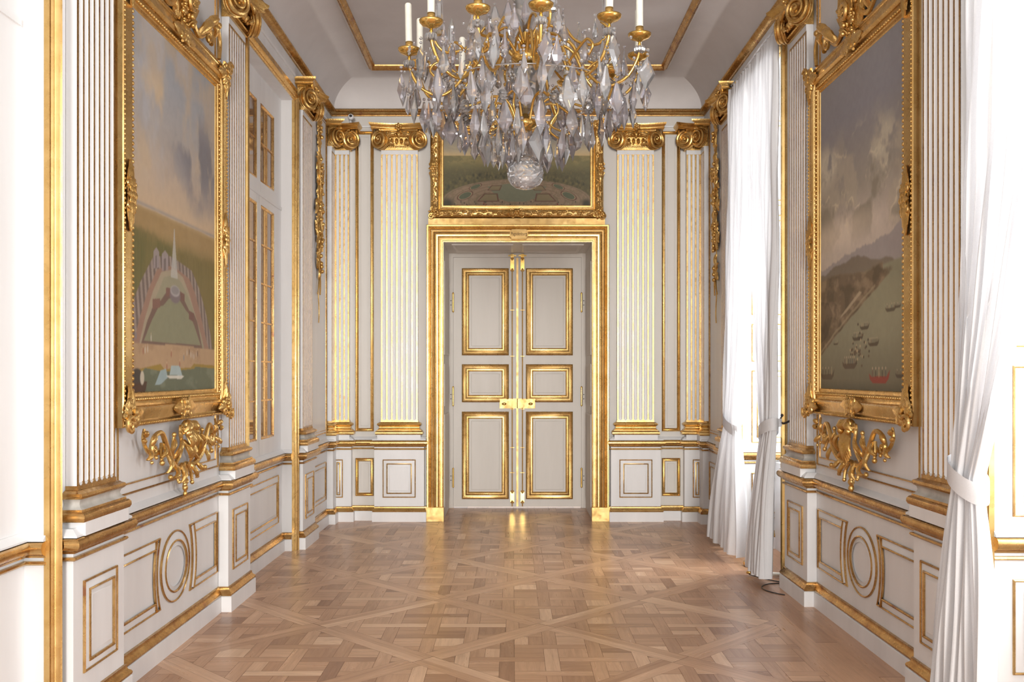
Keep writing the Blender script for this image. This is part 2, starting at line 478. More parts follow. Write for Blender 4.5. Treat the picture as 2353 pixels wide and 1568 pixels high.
def make_floor():
    vs, fs, mats, tones = [], [], [], []
    FX0, FX1, FY0, FY1 = -2.35, 2.62, -0.8, 11.5
    vs += [(FX0, FY0, -0.004), (FX1, FY0, -0.004), (FX1, FY1, -0.004), (FX0, FY1, -0.004)]
    fs.append([0, 1, 2, 3]); mats.append(1); tones.append((0.5, 0))
    GAP = 0.0011; XR = 1.585
    def piece(poly, tone, ang, border=False):
        poly = clip_poly(poly, 1, 0, FX1); poly = clip_poly(poly, -1, 0, -FX0) if len(poly) > 2 else []
        if len(poly) < 3: return
        poly = clip_poly(poly, 0, 1, FY1)
        if len(poly) > 2: poly = clip_poly(poly, 0, -1, -FY0)
        if len(poly) > 2 and not border: poly = clip_poly(poly, 1, 0, XR)
        if len(poly) < 3: return
        cx = sum(p[0] for p in poly)/len(poly); cy = sum(p[1] for p in poly)/len(poly)
        area = 0.5*abs(sum(poly[i][0]*poly[(i+1) % len(poly)][1]-poly[(i+1) % len(poly)][0]*poly[i][1] for i in range(len(poly))))
        if area < 2e-4: return
        b = len(vs)
        # inset
        n = len(poly)
        sg = 1 if sum(poly[i][0]*poly[(i+1) % n][1]-poly[(i+1) % n][0]*poly[i][1] for i in range(n)) > 0 else -1
        if sg < 0: poly = poly[::-1]
        for (x, y) in poly:
            d = math.hypot(cx-x, cy-y) or 1
            vs.append((x+(cx-x)/d*GAP*1.4, y+(cy-y)/d*GAP*1.4, random.uniform(-0.0002, 0.0002)))
        fs.append(list(range(b, b+n))); mats.append(0); tones.append((min(1, max(0, tone)), ang))
    R = 0.7075; CX, CY = 0.16, 5.93+R      # a diamond centre
    FWD = 0.150/2*math.sqrt(2)              # half frame board measured along the axes
    Ri = R-FWD
    p = 0.246; bw = 0.080
    rnd = random.Random(5)
    def T(): return rnd.gauss(0.5, 0.24)
    for i in range(-9, 10):
        for j in range(-11, 12):
            if (i+j) % 2: continue
            cx, cy = CX+i*R, CY+j*R
            if cx-R > FX1 or cx+R < FX0 or cy-R > FY1 or cy+R < FY0: continue
            def dia(poly):
                for (a, b_) in ((1, 1), (1, -1), (-1, 1), (-1, -1)):
                    poly = clip_poly(poly, a, b_, a*cx+b_*cy+Ri)
                    if len(poly) < 3: return []
                return poly
            def rc(x0, x1, y0, y1, ang):
                q = dia([(x0, y0), (x1, y0), (x1, y1), (x0, y1)])
                if q: piece(q, T(), ang)
            for k in range(-4, 5):
                for l in range(-4, 5):
                    x, y = cx+k*p, cy+l*p
                    if (k+l) % 2 == 0: rc(x-bw/2, x+bw/2, y-p+bw/2, y+p-bw/2, 0.5)
                    else: rc(x-p+bw/2, x+p-bw/2, y-bw/2, y+bw/2, 0.0)
                    hx0, hx1, hy0, hy1 = x+bw/2, x+p-bw/2, y+bw/2, y+p-bw/2
                    g = 0.0 if (k+l) % 2 else 0.5
                    if rnd.random() < 0.4:
                        if rnd.random() < 0.5:
                            m_ = (hx0+hx1)/2; rc(hx0, m_, hy0, hy1, 0.5); rc(m_, hx1, hy0, hy1, 0.5)
                        else:
                            m_ = (hy0+hy1)/2; rc(hx0, hx1, hy0, m_, 0.0); rc(hx0, hx1, m_, hy1, 0.0)
                    else: rc(hx0, hx1, hy0, hy1, g)
    # frame boards running on both diagonals
    h = 0.150/2
    for fam in (0, 1):
        d = (math.sqrt(.5), math.sqrt(.5)) if fam == 0 else (math.sqrt(.5), -math.sqrt(.5))
        nn = (-d[1], d[0])
        L = R*math.sqrt(2)
        # node lattice: nodes at (CX+(odd)R, CY) ... = (CX+i R, CY+j R) with i+j odd
        for i in range(-10, 11):
            for j in range(-12, 13):
                if (i+j) % 2 == 0: continue
                x, y = CX+i*R, CY+j*R
                x2, y2 = x+d[0]*L, y+d[1]*L
                through = ((i % 2) == 0) == (fam == 0)
                e = h
                e0 = -e if through else e
                nx0, ny0 = x+d[0]*e0, y+d[1]*e0
                through2 = (((i+1) % 2) == 0) == (fam == 0)
                e1 = e if through2 else -e
                nx1, ny1 = x2+d[0]*e1, y2+d[1]*e1
                if through: nx0, ny0 = x, y
                if through2: nx1, ny1 = x2, y2
                for h0, h1 in ((-h, 0), (0, h)):
                    q = [(nx0+nn[0]*h1, ny0+nn[1]*h1), (nx0+nn[0]*h0, ny0+nn[1]*h0), (nx1+nn[0]*h0, ny1+nn[1]*h0), (nx1+nn[0]*h1, ny1+nn[1]*h1)]
                    piece(q, rnd.gauss(0.68, 0.17), 0.75 if fam == 0 else 0.25)
    # straight border boards along the window wall
    x = XR
    while x < FX1:
        y = FY0-rnd.uniform(0, 1)
        while y < FY1:
            l = rnd.uniform(1.2, 2.2)
            piece([(x, y), (x+0.125, y), (x+0.125, y+l), (x, y+l)], rnd.gauss(0.45, 0.15), 0.5, True)
            y += l
        x += 0.125
    me = bpy.data.meshes.new('floor')
    me.from_pydata(vs, [], fs)
    me.materials.append(PARQUET); me.materials.append(JOINT)
    me.polygons.foreach_set('material_index', mats)
    at = me.color_attributes.new('tone', 'FLOAT_COLOR', 'CORNER')
    arr = []
    for f, (t, a) in zip(fs, tones): arr += [t, a, 0, 1]*len(f)
    at.data.foreach_set('color', arr)
    o = bpy.data.objects.new('floor', me); COL.objects.link(o)
    tag(o, 'oak parquet floor laid in diagonal squares with woven centres', 'floor', kind='structure')
make_floor()

# ------------------------------------------------------------------ walls
def make_walls():
    # left wall: solid piers, shallow window bays
    mb = MB()
    piers = [(Y0, BAYL0[0]), (BAYL0[1], BAYL[0]), (BAYL[1], 11.4)]
    for a, b in piers: box(mb, FL, a, b, -0.35, 0, 0, 4.75)
    for a, b in (BAYL0, BAYL):
        box(mb, FL, a, b, -0.35, -0.155, 0, 4.75)
        box(mb, FL, a, b, -0.155, -0.10, 0, 0.90)
        box(mb, FL, a, b, -0.155, 0, OPEN_TOP, 4.75)
    w = mb.build('wall_left', WHITE)
    tag(w, 'white panelled long wall on the left with gilded lines', 'wall', kind='structure')
    mb = MB()
    piers = [(Y0, BAYR0[0]), (BAYR0[1], BAYR[0]), (BAYR[1], 11.4)]
    for a, b in piers: box(mb, FR, a, b, -0.5, 0, 0, 4.75)
    for a, b in (BAYR0, BAYR):
        box(mb, FR, a, b, -0.5, -0.30, 0, 0.78)
        box(mb, FR, a, b, -0.5, 0, OPEN_TOP, 4.75)
    w2 = mb.build('wall_right', WHITE)
    tag(w2, 'white panelled window wall on the right with deep reveals', 'wall', kind='structure')
    mb = MB()
    box(mb, FB, -2.0, -DH, -1.15, 0, 0, 4.75)
    box(mb, FB, DH, 2.0, -1.15, 0, 0, 4.75)
    box(mb, FB, -DH, DH, -1.15, 0, 2.985, 4.75)
    w3 = mb.build('wall_back', CREAM)
    tag(w3, 'cream end wall with the gilded double doorway', 'wall', kind='structure')
    return w, w2, w3
WL, WR, WB = make_walls()

TRIM = [10]
def as_trim(ob, par):
    if par in (WL, WR, WB):
        TRIM[0] += 1
        ob.parent = None; ob.name = 'trim_%d' % TRIM[0]
        side = 'left wall' if par is WL else 'window wall' if par is WR else 'end wall'
        tag(ob, 'gilded panel moulding on the %s' % side, 'panel moulding', kind='structure')
    return ob
def outline_panel(F, s0, s1, z0, z1, o, parent, name='panel_moulding', path=None, thick=1.0, field=True, mat=GOLDW, wm=WHITE, inner=0.045):
    """raised panel: outer gilded bead, white slope, inner gilded bead"""
    t = thick; mb = MB()
    path = path or rect(s0, s1, z0, z1)
    i0 = inner
    prof = [(0, o), (0, o+0.008*t), (0.005*t, o+0.012*t), (0.010*t, o+0.008*t), (0.010*t, o+0.003), (i0-0.004, o+0.009), (i0-0.004, o+0.014), (i0+0.002, o+0.017), (i0+0.007, o+0.013), (i0+0.007, o+0.004)]
    fsweep(mb, F, path, prof, True, [0, 0, 0, 0, 1, 0, 0, 0, 0])
    if field:
        pr = [(i0+0.007, o+0.004), (i0+0.022, o+0.004), (i0+0.032, o+0.009)]
        fsweep(mb, F, path, pr, True, [1, 1])
        if len(path) == 4:
            k = i0+0.032
            box(mb, F, min(p[0] for p in path)+k, max(p[0] for p in path)-k, o, o+0.009, z0+k, z1-k, 1)
    ob = as_trim(mb.build(name, [mat, wm], parent, 40), parent)
    return ob

def thick_panel(F, s0, s1, z0, z1, o, parent, w=0.035, name='gilded_panel_frame'):
    mb = MB()
    prof = [(0, o), (0, o+0.014), (w*0.2, o+0.02), (w*0.4, o+0.016), (w*0.45, o+0.008), (w*0.7, o+0.012), (w*0.9, o+0.016), (w, o+0.010), (w, o+0.002)]
    fsweep(mb, F, rect(s0, s1, z0, z1), prof, True)
    pr = [(w, o+0.002), (w+0.022, o+0.002), (w+0.024, o+0.006), (w+0.028, o+0.006)]
    fsweep(mb, F, rect(s0, s1, z0, z1), pr, True, [1, 1, 1])
    return as_trim(mb.build(name, [GOLD, CREAM], parent, 40), parent)

# recess between the two near pilasters, with oval and concave-sided dado panels
def recess(F, c, s0, s1, parent, yshift=0.0):
    zc = 0.462; R = 0.205
    n = 40
    def ell(rx, rz): return [(c+rx*math.cos(-2*PI*i/n+PI), zc+rz*math.sin(-2*PI*i/n+PI)) for i in range(n)]
    outline_panel(F, 0, 0, 0, 0, 0.0, parent, 'oval_moulding', path=ell(0.235, 0.205), inner=0.058)
    for sg in (-1, 1):
        e = s1-0.035 if sg > 0 else s0+0.035
        RR = 0.36; zz0, zz1 = 0.262, 0.662
        def arc(r):
            # concave side bulging toward the outer end
            pts = []
            for i in range(15):
                z = zz0+(zz1-zz0)*i/14
                dz = (z-zc)/0.27
                x = 0.262*math.sqrt(max(0, 1-min(1, dz*dz)*0.62))+0.022
                pts.append((c+sg*x, z))
            return pts
        a = arc(RR)
        path = (a+[(e, zz1), (e, zz0)]) if sg > 0 else (a[::-1]+[(e, zz0), (e, zz1)])
        outline_panel(F, 0, 0, zz0, zz1, 0.0, parent, 'panel_moulding', path=path, field=False, inner=0.052)
    # tall upper panel that carries the painting
    mb = MB()
    prof = [(0, 0), (0, 0.008), (0.006, 0.012), (0.011, 0.008), (0.011, 0.002), (0.052, 0.002), (0.052, 0.010), (0.058, 0.010), (0.060, 0.0)]
    fsweep(mb, F, rect(s0+0.02, s1-0.02, 0.955, 4.25), prof, True, [0, 0, 0, 0, 1, 0, 0, 0])
    as_trim(mb.build('panel_moulding', [GOLDW, WHITE], parent, 40), parent)
recess(FL, 5.485, P1L+HWP, P2L-HWP, WL)
recess(FR, 5.60, P1R+HWP, P2R-HWP, WR)
# bays' dado panels
outline_panel(FL, BAYL[0]+0.12, BAYL[1]-0.16, 0.27, 0.69, -0.10, WL, inner=0.06)
# narrow dado panels between last pilaster and corner
outline_panel(FL, P3L+HWP+0.06, 9.90, 0.26, 0.66, 0.0, WL)
outline_panel(FR, P3R+HWP+0.04, 9.93, 0.26, 0.66, 0.0, WR)
for F, P3, par in ((FL, P3L, WL), (FR, P3R, WR)):
    mb = MB()
    prof = [(0, 0), (0, 0.007), (0.005, 0.011), (0.010, 0.007), (0.010, 0.001), (0.03, 0.001), (0.03, 0.005), (0.034, 0)]
    fsweep(mb, F, rect(P3+HWP+0.03, 9.94, 0.955, 4.20), prof, True, [0, 0, 0, 0, 1, 0, 0])
    as_trim(mb.build('panel_moulding', [GOLDW, WHITE], par, 40), par)
# end wall panels
for sg in (-1, 1):
    a, b = sorted((sg*1.742, sg*1.545))
    thick_panel(FB, a, b, 0.955, 4.175, 0.0, WB)
    thick_panel(FB, a, b, 0.262, 0.668, 0.0, WB)

# right window reveals: shutters' panels facing the room
def reveal_panels(Y, par):
    F = Frame(WX, Y, 1, 0, 0, -1)
    for z0, z1 in ((0.27, 0.68), (0.95, 1.60), (1.68, 2.02), (2.10, 3.0), (3.08, 3.85)):
        outline_panel(F, 0.095, 0.45, z0, z1, 0.0, par, inner=0.05)
reveal_panels(BAYR[1], WR)
reveal_panels(BAYR0[1], WR)

# ------------------------------------------------------------------ mouldings that run round the room
RAIL = [(0, DZ0-0.006), (0.012, DZ0-0.004), (0.016, DZ0+0.004), (0.026, DZ0+0.008), (0.042, DZ0+0.018), (0.050, DZ0+0.034), (0.047, DZ0+0.052), (0.036, DZ0+0.062), (0.0, DZ0+0.066)]
FIL = [(0, 0.762), (0.012, 0.764), (0.018, 0.771), (0.014, 0.779), (0, 0.781)]
BASE = [(0, 0), (0.032, 0), (0.032, 0.100), (0.026, 0.104), (0.030, 0.108), (0.032, 0.118), (0.027, 0.127), (0.016, 0.135), (0.010, 0.150), (0.012, 0.158), (0.0, 0.162)]
BM = [1, 1, 1, 0, 0, 0, 0, 0, 0, 0]
def lp(pts, sgn):    # (Y, out) on a side wall -> world
    return [(sgn*(WX-o), y) for y, o in pts]
def ped(c): return [(c-HWP, 0), (c-HWP, PED), (c+HWP, PED), (c+HWP, 0)]
CI = 9.96; CO = 1.935     # corner half pilaster: start on the side wall; its face
bo = YB-0.09               # pedestal face of the end wall
left_paths = [
    [(-WX-0.10, BAYL0[0]+.02), (-WX-0.10, BAYL0[1]-0.0), (-WX-0.005, BAYL0[1])],
    lp([(BAYL0[1]+0.07, 0)]+ped(P1L)+ped(P2L)+[(BAYL[0]-0.03, 0)], -1),
    [(-WX-0.10, BAYL[0]), (-WX-0.10, BAYL[1]), (-WX-0.01, BAYL[1])],
    lp([(BAYL[1]+0.075, 0)]+ped(P3L)+[(CI, 0), (CI, 0.065)], -1)+[(-1.935, bo)],
]
back_left = [(-1.935, bo), (-1.775, bo), (-1.775, YB), (-1.515, YB), (-1.515, bo), (-1.005, bo), (-1.005, YB-0.06), (-0.975, YB-0.06)]
back_right = [(-x, y) for x, y in back_left[::-1]]
right_paths = [
    [(-x, y) for x, y in lp([(BAYR[1]+0.075, 0)]+ped(P3R)+[(CI, 0), (CI, 0.065)], -1)+[(-1.935, bo)]][::-1],
    [(WX+0.01, BAYR[1]), (WX+0.5, BAYR[1])],
    lp(([(BAYR0[1]+0.07, 0)]+ped(P1R)+ped(P2R)+[(BAYR[0]-0.075, 0)])[::-1], 1),
    [(WX+0.01, BAYR0[1]), (WX+0.5, BAYR0[1])],
]
# the swept side must be the room's side: left paths go +Y, right paths go -Y
def run(paths, name_b, name_r, lb, lr, n):
    mb = MB(); mr = MB(); mc = MB()
    for p in paths:
        hsweep(mb, p, BASE, BM); hsweep(mr, p, RAIL); hsweep(mr, p, FIL)
        hsweep(mr, p, [(0, 0.866), (0.03, 0.866), (0.03, 0.874), (0, 0.90)], [1, 1, 1])
    tag(mb.build(name_b, [GOLDW if n != 2 else GOLD, WHITE], None, 40), lb, 'baseboard', kind='structure')
    tag(mr.build(name_r, [GOLDW if n != 2 else GOLD, WHITE], None, 40), lr, 'dado rail', kind='structure')
# reveal of the right bays faces -Y: walking +X has the room on its right
run(left_paths, 'baseboard_left', 'trim_1', 'white plinth with a gilded cap along the left wall', 'gilded dado rail running along the left wall', 1)
run([back_left, back_right], 'baseboard_back', 'trim_2', 'white plinth with a bright gilded cap on the end wall', 'gilded dado rail either side of the doorway', 2)
run(right_paths, 'baseboard_right', 'trim_3', 'white plinth with a gilded cap along the window wall', 'gilded dado rail running along the window wall', 3)

# cornice all round and cove ceiling
def make_ceiling():
    per = [(-WX, YC), (-WX, YB), (WX, YB), (WX, YC)]
    mb = MB()
    C = CORN
    hsweep(mb, per, [(0, C-0.01), (0.012, C-0.008), (0.016, C+0.004), (0.030, C+0.010), (0.052, C+0.022), (0.060, C+0.040), (0.054, C+0.056), (0.030, C+0.066), (0, C+0.068)])
    tag(mb.build('trim_4', GOLDW, None, 40), 'gilded cornice where the walls meet the cove', 'cornice', kind='structure')
    mb = MB()
    hsweep(mb, per, [(0, 4.215), (0.010, 4.217), (0.014, 4.235), (0.004, 4.24), (0, 4.24)])
    tag(mb.build('trim_5', WHITE, None, 40), 'thin white fillet below the cornice', 'moulding', kind='structure')
    mb = MB()
    cove = [(0.0, C+0.066)]+[(0.035+0.46*(1-math.cos(t)), C+0.066+0.305*math.sin(t)) for t in [PI/2*i/16 for i in range(17)]]
    ct = cove[-1]
    hsweep(mb, per, cove)
    d = ct[0]; zt = ct[1]
    hsweep(mb, per, [(d, zt), (d+0.02, zt)])
    b = len(mb.v)
    x = WX-d-0.02
    mb.add([(-x, YC, zt), (-x, YB-d-0.02, zt), (x, YB-d-0.02, zt), (x, YC, zt)], [(0, 1, 2, 3)])
    o = mb.build('ceiling', PLASTER, None, 30)
    tag(o, 'pale coved plaster ceiling', 'ceiling', kind='structure')
    # roof slab closing the shell above
    mb = MB(); box(mb, FW, -2.35, 2.5, YC, 11.4, 4.76, 4.86)
    tag(mb.build('ceiling', PLASTER), 'ceiling slab above the cove', 'ceiling', kind='structure')
    # gilded rectangle on the ceiling
    mb = MB()
    x = WX-0.475; per2 = [(-x, YC), (-x, YB-0.475), (x, YB-0.475), (x, YC)]
    hsweep(mb, per2, [(0, zt+0.002), (0, zt-0.022), (0.010, zt-0.030), (0.016, zt-0.024), (0.020, zt-0.040), (0.034, zt-0.050), (0.048, zt-0.040), (0.056, zt-0.018), (0.066, zt-0.012), (0.070, zt+0.002)])
    hsweep(mb, per2, [(-0.02, zt+0.004), (-0.02, zt-0.008), (0.0, zt-0.010), (0.0, zt)], [1, 1, 1])
    tag(mb.build('trim_6', [GOLDW, WHITE], None, 40), 'gilded rectangular moulding framing the flat of the ceiling', 'ceiling moulding', kind='structure')
make_ceiling()

# gilded casings of the bays (upright on the wall face, mitred head)
CAS = [(0.0, 0.0), (0.0, 0.012), (-0.008, 0.020), (-0.018, 0.014), (-0.022, 0.030), (-0.038, 0.042), (-0.054, 0.034), (-0.060, 0.016), (-0.070, 0.014), (-0.070, 0.0)]
def casing(F, a, b, name, label, deep=0.0):
    mb = MB()
    fsweep(mb, F, [(a, 0), (a, OPEN_TOP), (b, OPEN_TOP), (b, 0)], CAS, False)
    # inner return of the casing
    for s in (a, b):
        e = 0.012 if s == a else -0.012
        box(mb, F, min(s, s+e), max(s, s+e), -0.012, 0.012, 0, OPEN_TOP)
    # wider head moulding
    box(mb, F, a-0.06, b+0.06, 0, 0.02, OPEN_TOP+0.068, OPEN_TOP+0.11)
    tag(mb.build(name, GOLD, None, 40), label, 'window casing', kind='structure')
casing(FL, BAYL[0], BAYL[1], 'trim_7', 'gilded casing of the far bay in the left wall')
casing(FL, BAYL0[0], BAYL0[1], 'trim_8', 'gilded casing of the near bay in the left wall')
casing(FR, BAYR[0], BAYR[1], 'trim_9', 'gilded casing of the far window in the right wall')
casing(FR, BAYR0[0], BAYR0[1], 'trim_10', 'gilded casing of the near window in the right wall')

# ------------------------------------------------------------------ windows
def sash(F, s0, s1, z0, z1, cols, rows, o, root, bar=0.013, fr=0.021, glass=OLDGLASS):
    """white leaf field behind is separate; gilded sash frame + glazing bars + panes"""
    fm = MB()
    prof = [(0, o), (0, o+0.008), (fr*0.4, o+0.011), (fr*0.8, o+0.005), (fr, o+0.0), (fr, o-0.012)]
    fsweep(fm, F, rect(s0, s1, z0, z1), prof, True)
    for i in range(1, cols):
        s = s0+(s1-s0)*i/cols; box(fm, F, s-bar/2, s+bar/2, o-0.010, o+0.004, z0+fr, z1-fr)
    for j in range(1, rows):
        z = z0+(z1-z0)*j/rows; box(fm, F, s0+fr, s1-fr, o-0.010, o+0.0045, z-bar/2, z+bar/2)
    so = fm.build('sash_frame', GOLDW, root, 40)
    for i in range(cols):
        for j in range(rows):
            g = MB()
            a0 = s0+(s1-s0)*i/cols+bar/2; a1 = s0+(s1-s0)*(i+1)/cols-bar/2
            b0 = z0+(z1-z0)*j/rows+bar/2; b1 = z0+(z1-z0)*(j+1)/rows-bar/2
            box(g, F, a0, a1, o-0.008, o-0.004, b0, b1)
            g.build('pane', glass, so)

def left_window(n, a, b, label, detail=True):
    r = tag(empty('window_%d' % n, FL.p((a+b)/2, -0.10, 0.9)), label, 'window', kind='structure')
    mb = MB(); O = -0.13
    c = (a+b)/2+0.02
    L = [(c-0.05-0.43-0.06, c-0.06-0.0), (c+0.06, c+0.06+0.43)]
    L = [(c-0.06-0.43, c-0.06), (c+0.06, c+0.49)]
    zs = [(1.03, 2.95, 6), (3.14, 3.78, 2)]
    # white plate with bars around sash openings
    box(mb, FL, a, L[0][0], -0.155, -0.11, 0.90, OPEN_TOP)
    box(mb, FL, L[1][1], b, -0.155, -0.11, 0.90, OPEN_TOP)
    box(mb, FL, L[0][1], c-0.005, -0.155, -0.108, 0.90, 3.05)
    box(mb, FL, c+0.005, L[1][0], -0.155, -0.108, 0.90, 3.05)
    box(mb, FL, L[0][1], L[1][0], -0.155, -0.112, 3.05, OPEN_TOP)
    for s0, s1 in L:
        box(mb, FL, s0, s1, -0.155, -0.11, 0.90, 1.03)
        box(mb, FL, s0, s1, -0.155, -0.11, 2.95, 3.14)
        box(mb, FL, s0, s1, -0.155, -0.11, 3.78, OPEN_TOP)
    box(mb, FL, a+0.02, b-0.02, -0.112, -0.100, 3.015, 3.045)
    mb.build('frame', WHITE, r)
    for s0, s1 in L:
        for z0, z1, rows in zs:
            sash(FL, s0, s1, z0, z1, 2, rows, -0.118, r)
    adopt(r)
left_window(1, BAYL[0], BAYL[1], 'white double casement with gilded glazing bars in the left wall')
left_window(2, BAYL0[0], BAYL0[1], 'white casement in the near bay of the left wall')

def right_window(n, a, b, label):
    r = tag(empty('window_%d' % n, FR.p((a+b)/2, -0.45, 0.78)), label, 'window', kind='structure')
    mb = MB(); c = (a+b)/2
    o0, o1 = -0.50, -0.44
    for s0, s1 in ((a, a+0.09), (b-0.09, b), (c-0.07, c+0.07)):
        box(mb, FR, s0, s1, o0, o1, 0.78, OPEN_TOP)
    for z0, z1 in ((0.78, 0.90), (2.98, 3.12), (3.90, OPEN_TOP)):
        box(mb, FR, a+0.09, c-0.07, o0, o1, z0, z1); box(mb, FR, c+0.07, b-0.09, o0, o1, z0, z1)
    mb.build('frame', WHITE, r)
    for s0, s1 in ((a+0.09, c-0.07), (c+0.07, b-0.09)):
        sash(FR, s0, s1, 0.90, 2.98, 2, 6, -0.46, r, glass=PANE)
        sash(FR, s0, s1, 3.12, 3.90, 2, 2, -0.46, r, glass=PANE)
    adopt(r)
right_window(3, BAYR[0], BAYR[1], 'tall bright window behind the far pair of curtains')
right_window(4, BAYR0[0], BAYR0[1], 'tall bright window behind the nearest curtain')

# ------------------------------------------------------------------ pilasters
def fluted(F, s0, s1, o, z0, z1, nfl, root, gm, fr=0.33):
    """white shaft with concave flutes and gilded fillets"""
    mb = MB(); gd = MB()
    n = nfl; w = (s1-s0)
    fw = w/(n+fr)*fr            # fillet width
    pitch = (w-fw)/n
    pts = [(s0, 0)]
    pts.append((s0, o))
    for i in range(n):
        a = s0+fw+i*pitch; b = a+pitch-fw
        pts.append((a, o))
        for k in range(1, 6):
            t = PI*k/6
            pts.append(((a+b)/2-(b-a)/2*math.cos(t), o-0.016*math.sin(t)))
        pts.append((b, o))
    pts += [(s1, o), (s1, 0)]
    zb, zt = z0+0.035, z1-0.05
    vs = [F.p(a, b, zb) for a, b in pts]+[F.p(a, b, zt) for a, b in pts]
    N = len(pts)
    mb.add(vs, [(i, i+1, N+i+1, N+i) for i in range(N-1)])
    box(mb, F, s0, s1, 0, o, z0, zb); box(mb, F, s0, s1, 0, o, zt, z1)
    mb.build('shaft', WHITE, root, 40)
    for i in range(n+1):
        a = s0+i*pitch
        box(gd, F, a, a+fw, o-0.002, o+0.0012, z0+0.012, zt)
    # rounded flute ends
    for i in range(n):
        a = s0+fw+i*pitch; b = a+pitch-fw; r = (b-a)/2
        for (zz, dn) in ((zb-0.012, 1), (zt, -1)):
            base = zz if dn > 0 else zz
            for sd in (0, 1):
                cx = (a+b)/2; pts2 = []
                for k in range(5):
                    t = PI/2*k/4
                    x = cx-r*math.cos(t) if sd == 0 else cx+r*math.cos(t)
                    pts2.append((x, base+dn*(r-r*math.sin(t))))
                corner = (a if sd == 0 else b, base)
                poly = [corner]+pts2
                fv = [F.p(x, o+0.0012, z) for x, z in poly]+[F.p(x, o-0.004, z) for x, z in poly]
                K = len(poly)
                gd.add(fv, [tuple(range(K)), tuple(range(K, 2*K))]+[(q, (q+1) % K, K+(q+1) % K, K+q) for q in range(K)])
    for q in (z0+0.0,):
        box(gd, F, s0-0.004, s1+0.004, 0, o+0.006, q, q+0.024)
    gd.build('fluting', gm, root)

def pil_base(F, s0, s1, o, z0, root, gm, sm, ends=(True, True)):
    """attic base swept round the shaft: lower torus, scotia, upper torus"""
    mb = MB()
    path = []
    if ends[0]: path.append((s0, 0))
    path += [(s0, o), (s1, o)]
    if ends[1]: path.append((s1, 0))
    # moulding profile: d outward, h = height -> walk with the outside on the left
    def fn(a, b, h): return F.p(a, b, h)
    P = [(-0.0, z0), (-0.052, z0), (-0.058, z0+0.012), (-0.057, z0+0.028), (-0.048, z0+0.040), (-0.040, z0+0.042), (-0.038, z0+0.052), (-0.024, z0+0.060), (-0.018, z0+0.075), (-0.022, z0+0.090), (-0.030, z0+0.096), (-0.034, z0+0.098), (-0.040, z0+0.108), (-0.036, z0+0.120), (-0.022, z0+0.126), (-0.018, z0+0.130), (0.0, z0+0.134)]
    mats = [0, 0, 0, 0, 0, 0, 1, 1, 1, 1, 0, 0, 0, 0, 0, 0]
    sweep(mb, path, P, fn, False, mats)
    mb.build('base', [gm, sm], root, 40)

def plinth(F, s0, s1, o, root, ends=(0.035, 0.035)):
    mb = MB()
    box(mb, F, s0-ends[0], s1+ends[1], 0, o+0.052, DZ1+0.004, 0.925)
    mb.build('plinth', WHITE, root)

def volute(mb, F, s, o, z, R, sg, yaw=32):
    """ionic scroll: drum with a raised spiral on its face; sg = +1 for the right-hand one"""
    a = math.radians(yaw)*sg
    ca, sa = math.cos(a), math.sin(a)
    class G:
        @staticmethod
        def p(x, y, zz):   # x across face, y out of face
            return F.p(s+x*ca+y*sa, o-x*sa*1.0+y*ca, z+zz)
    # drum
    n = 22; D = 0.055
    fr = []; bk = []
    for k in range(n):
        t = 2*PI*k/n
        fr.append(G.p(R*math.cos(t), 0, R*math.sin(t))); bk.append(G.p(R*0.96*math.cos(t), -D, R*0.96*math.sin(t)))
    mb.add(fr+bk, [tuple(range(n)), tuple(range(2*n-1, n-1, -1))]+[(k, (k+1) % n, n+(k+1) % n, n+k) for k in range(n)])
    pts = []; rr = []; N = 52; turns = 2.35
    for i in range(N+1):
        t = i/N
        r = R*0.97*(1-t)**0.9+R*0.12
        r = min(r, R*0.98)
        an = PI/2 + (-sg)*0 + sg*(-1)*turns*2*PI*t*(-1)
        an = PI/2 - sg*turns*2*PI*t
        pts.append(G.p(r*math.cos(an)*1, 0.006+0.022*t, r*math.sin(an)))
        rr.append(0.0145*(1-t)+0.008*t)
    tube(mb, pts, rr, 6)
    fe = G.p(0, 0.03, 0)
    ctr = Vector(fe)
    lathe_pts = []
    # eye
    vs = []
    for i in range(1, 5):
        tt = PI/2*i/4
        for k in range(8):
            an = 2*PI*k/8
            vs.append(G.p(R*0.2*math.sin(tt)*math.cos(an), 0.02+R*0.2*math.cos(tt), R*0.2*math.sin(tt)*math.sin(an)))
    fs = [(i*8+k, i*8+(k+1) % 8, (i+1)*8+(k+1) % 8, (i+1)*8+k) for i in range(3) for k in range(8)]+[tuple(range(8))]
    mb.add(vs, fs)
    # band falling down beside the scroll
    for q in (-0.022, -0.042):
        ring = [G.p((R+0.004)*math.cos(2*PI*k/20), q, (R+0.004)*math.sin(2*PI*k/20)) for k in range(21)]
        tube(mb, ring, 0.006, 5)

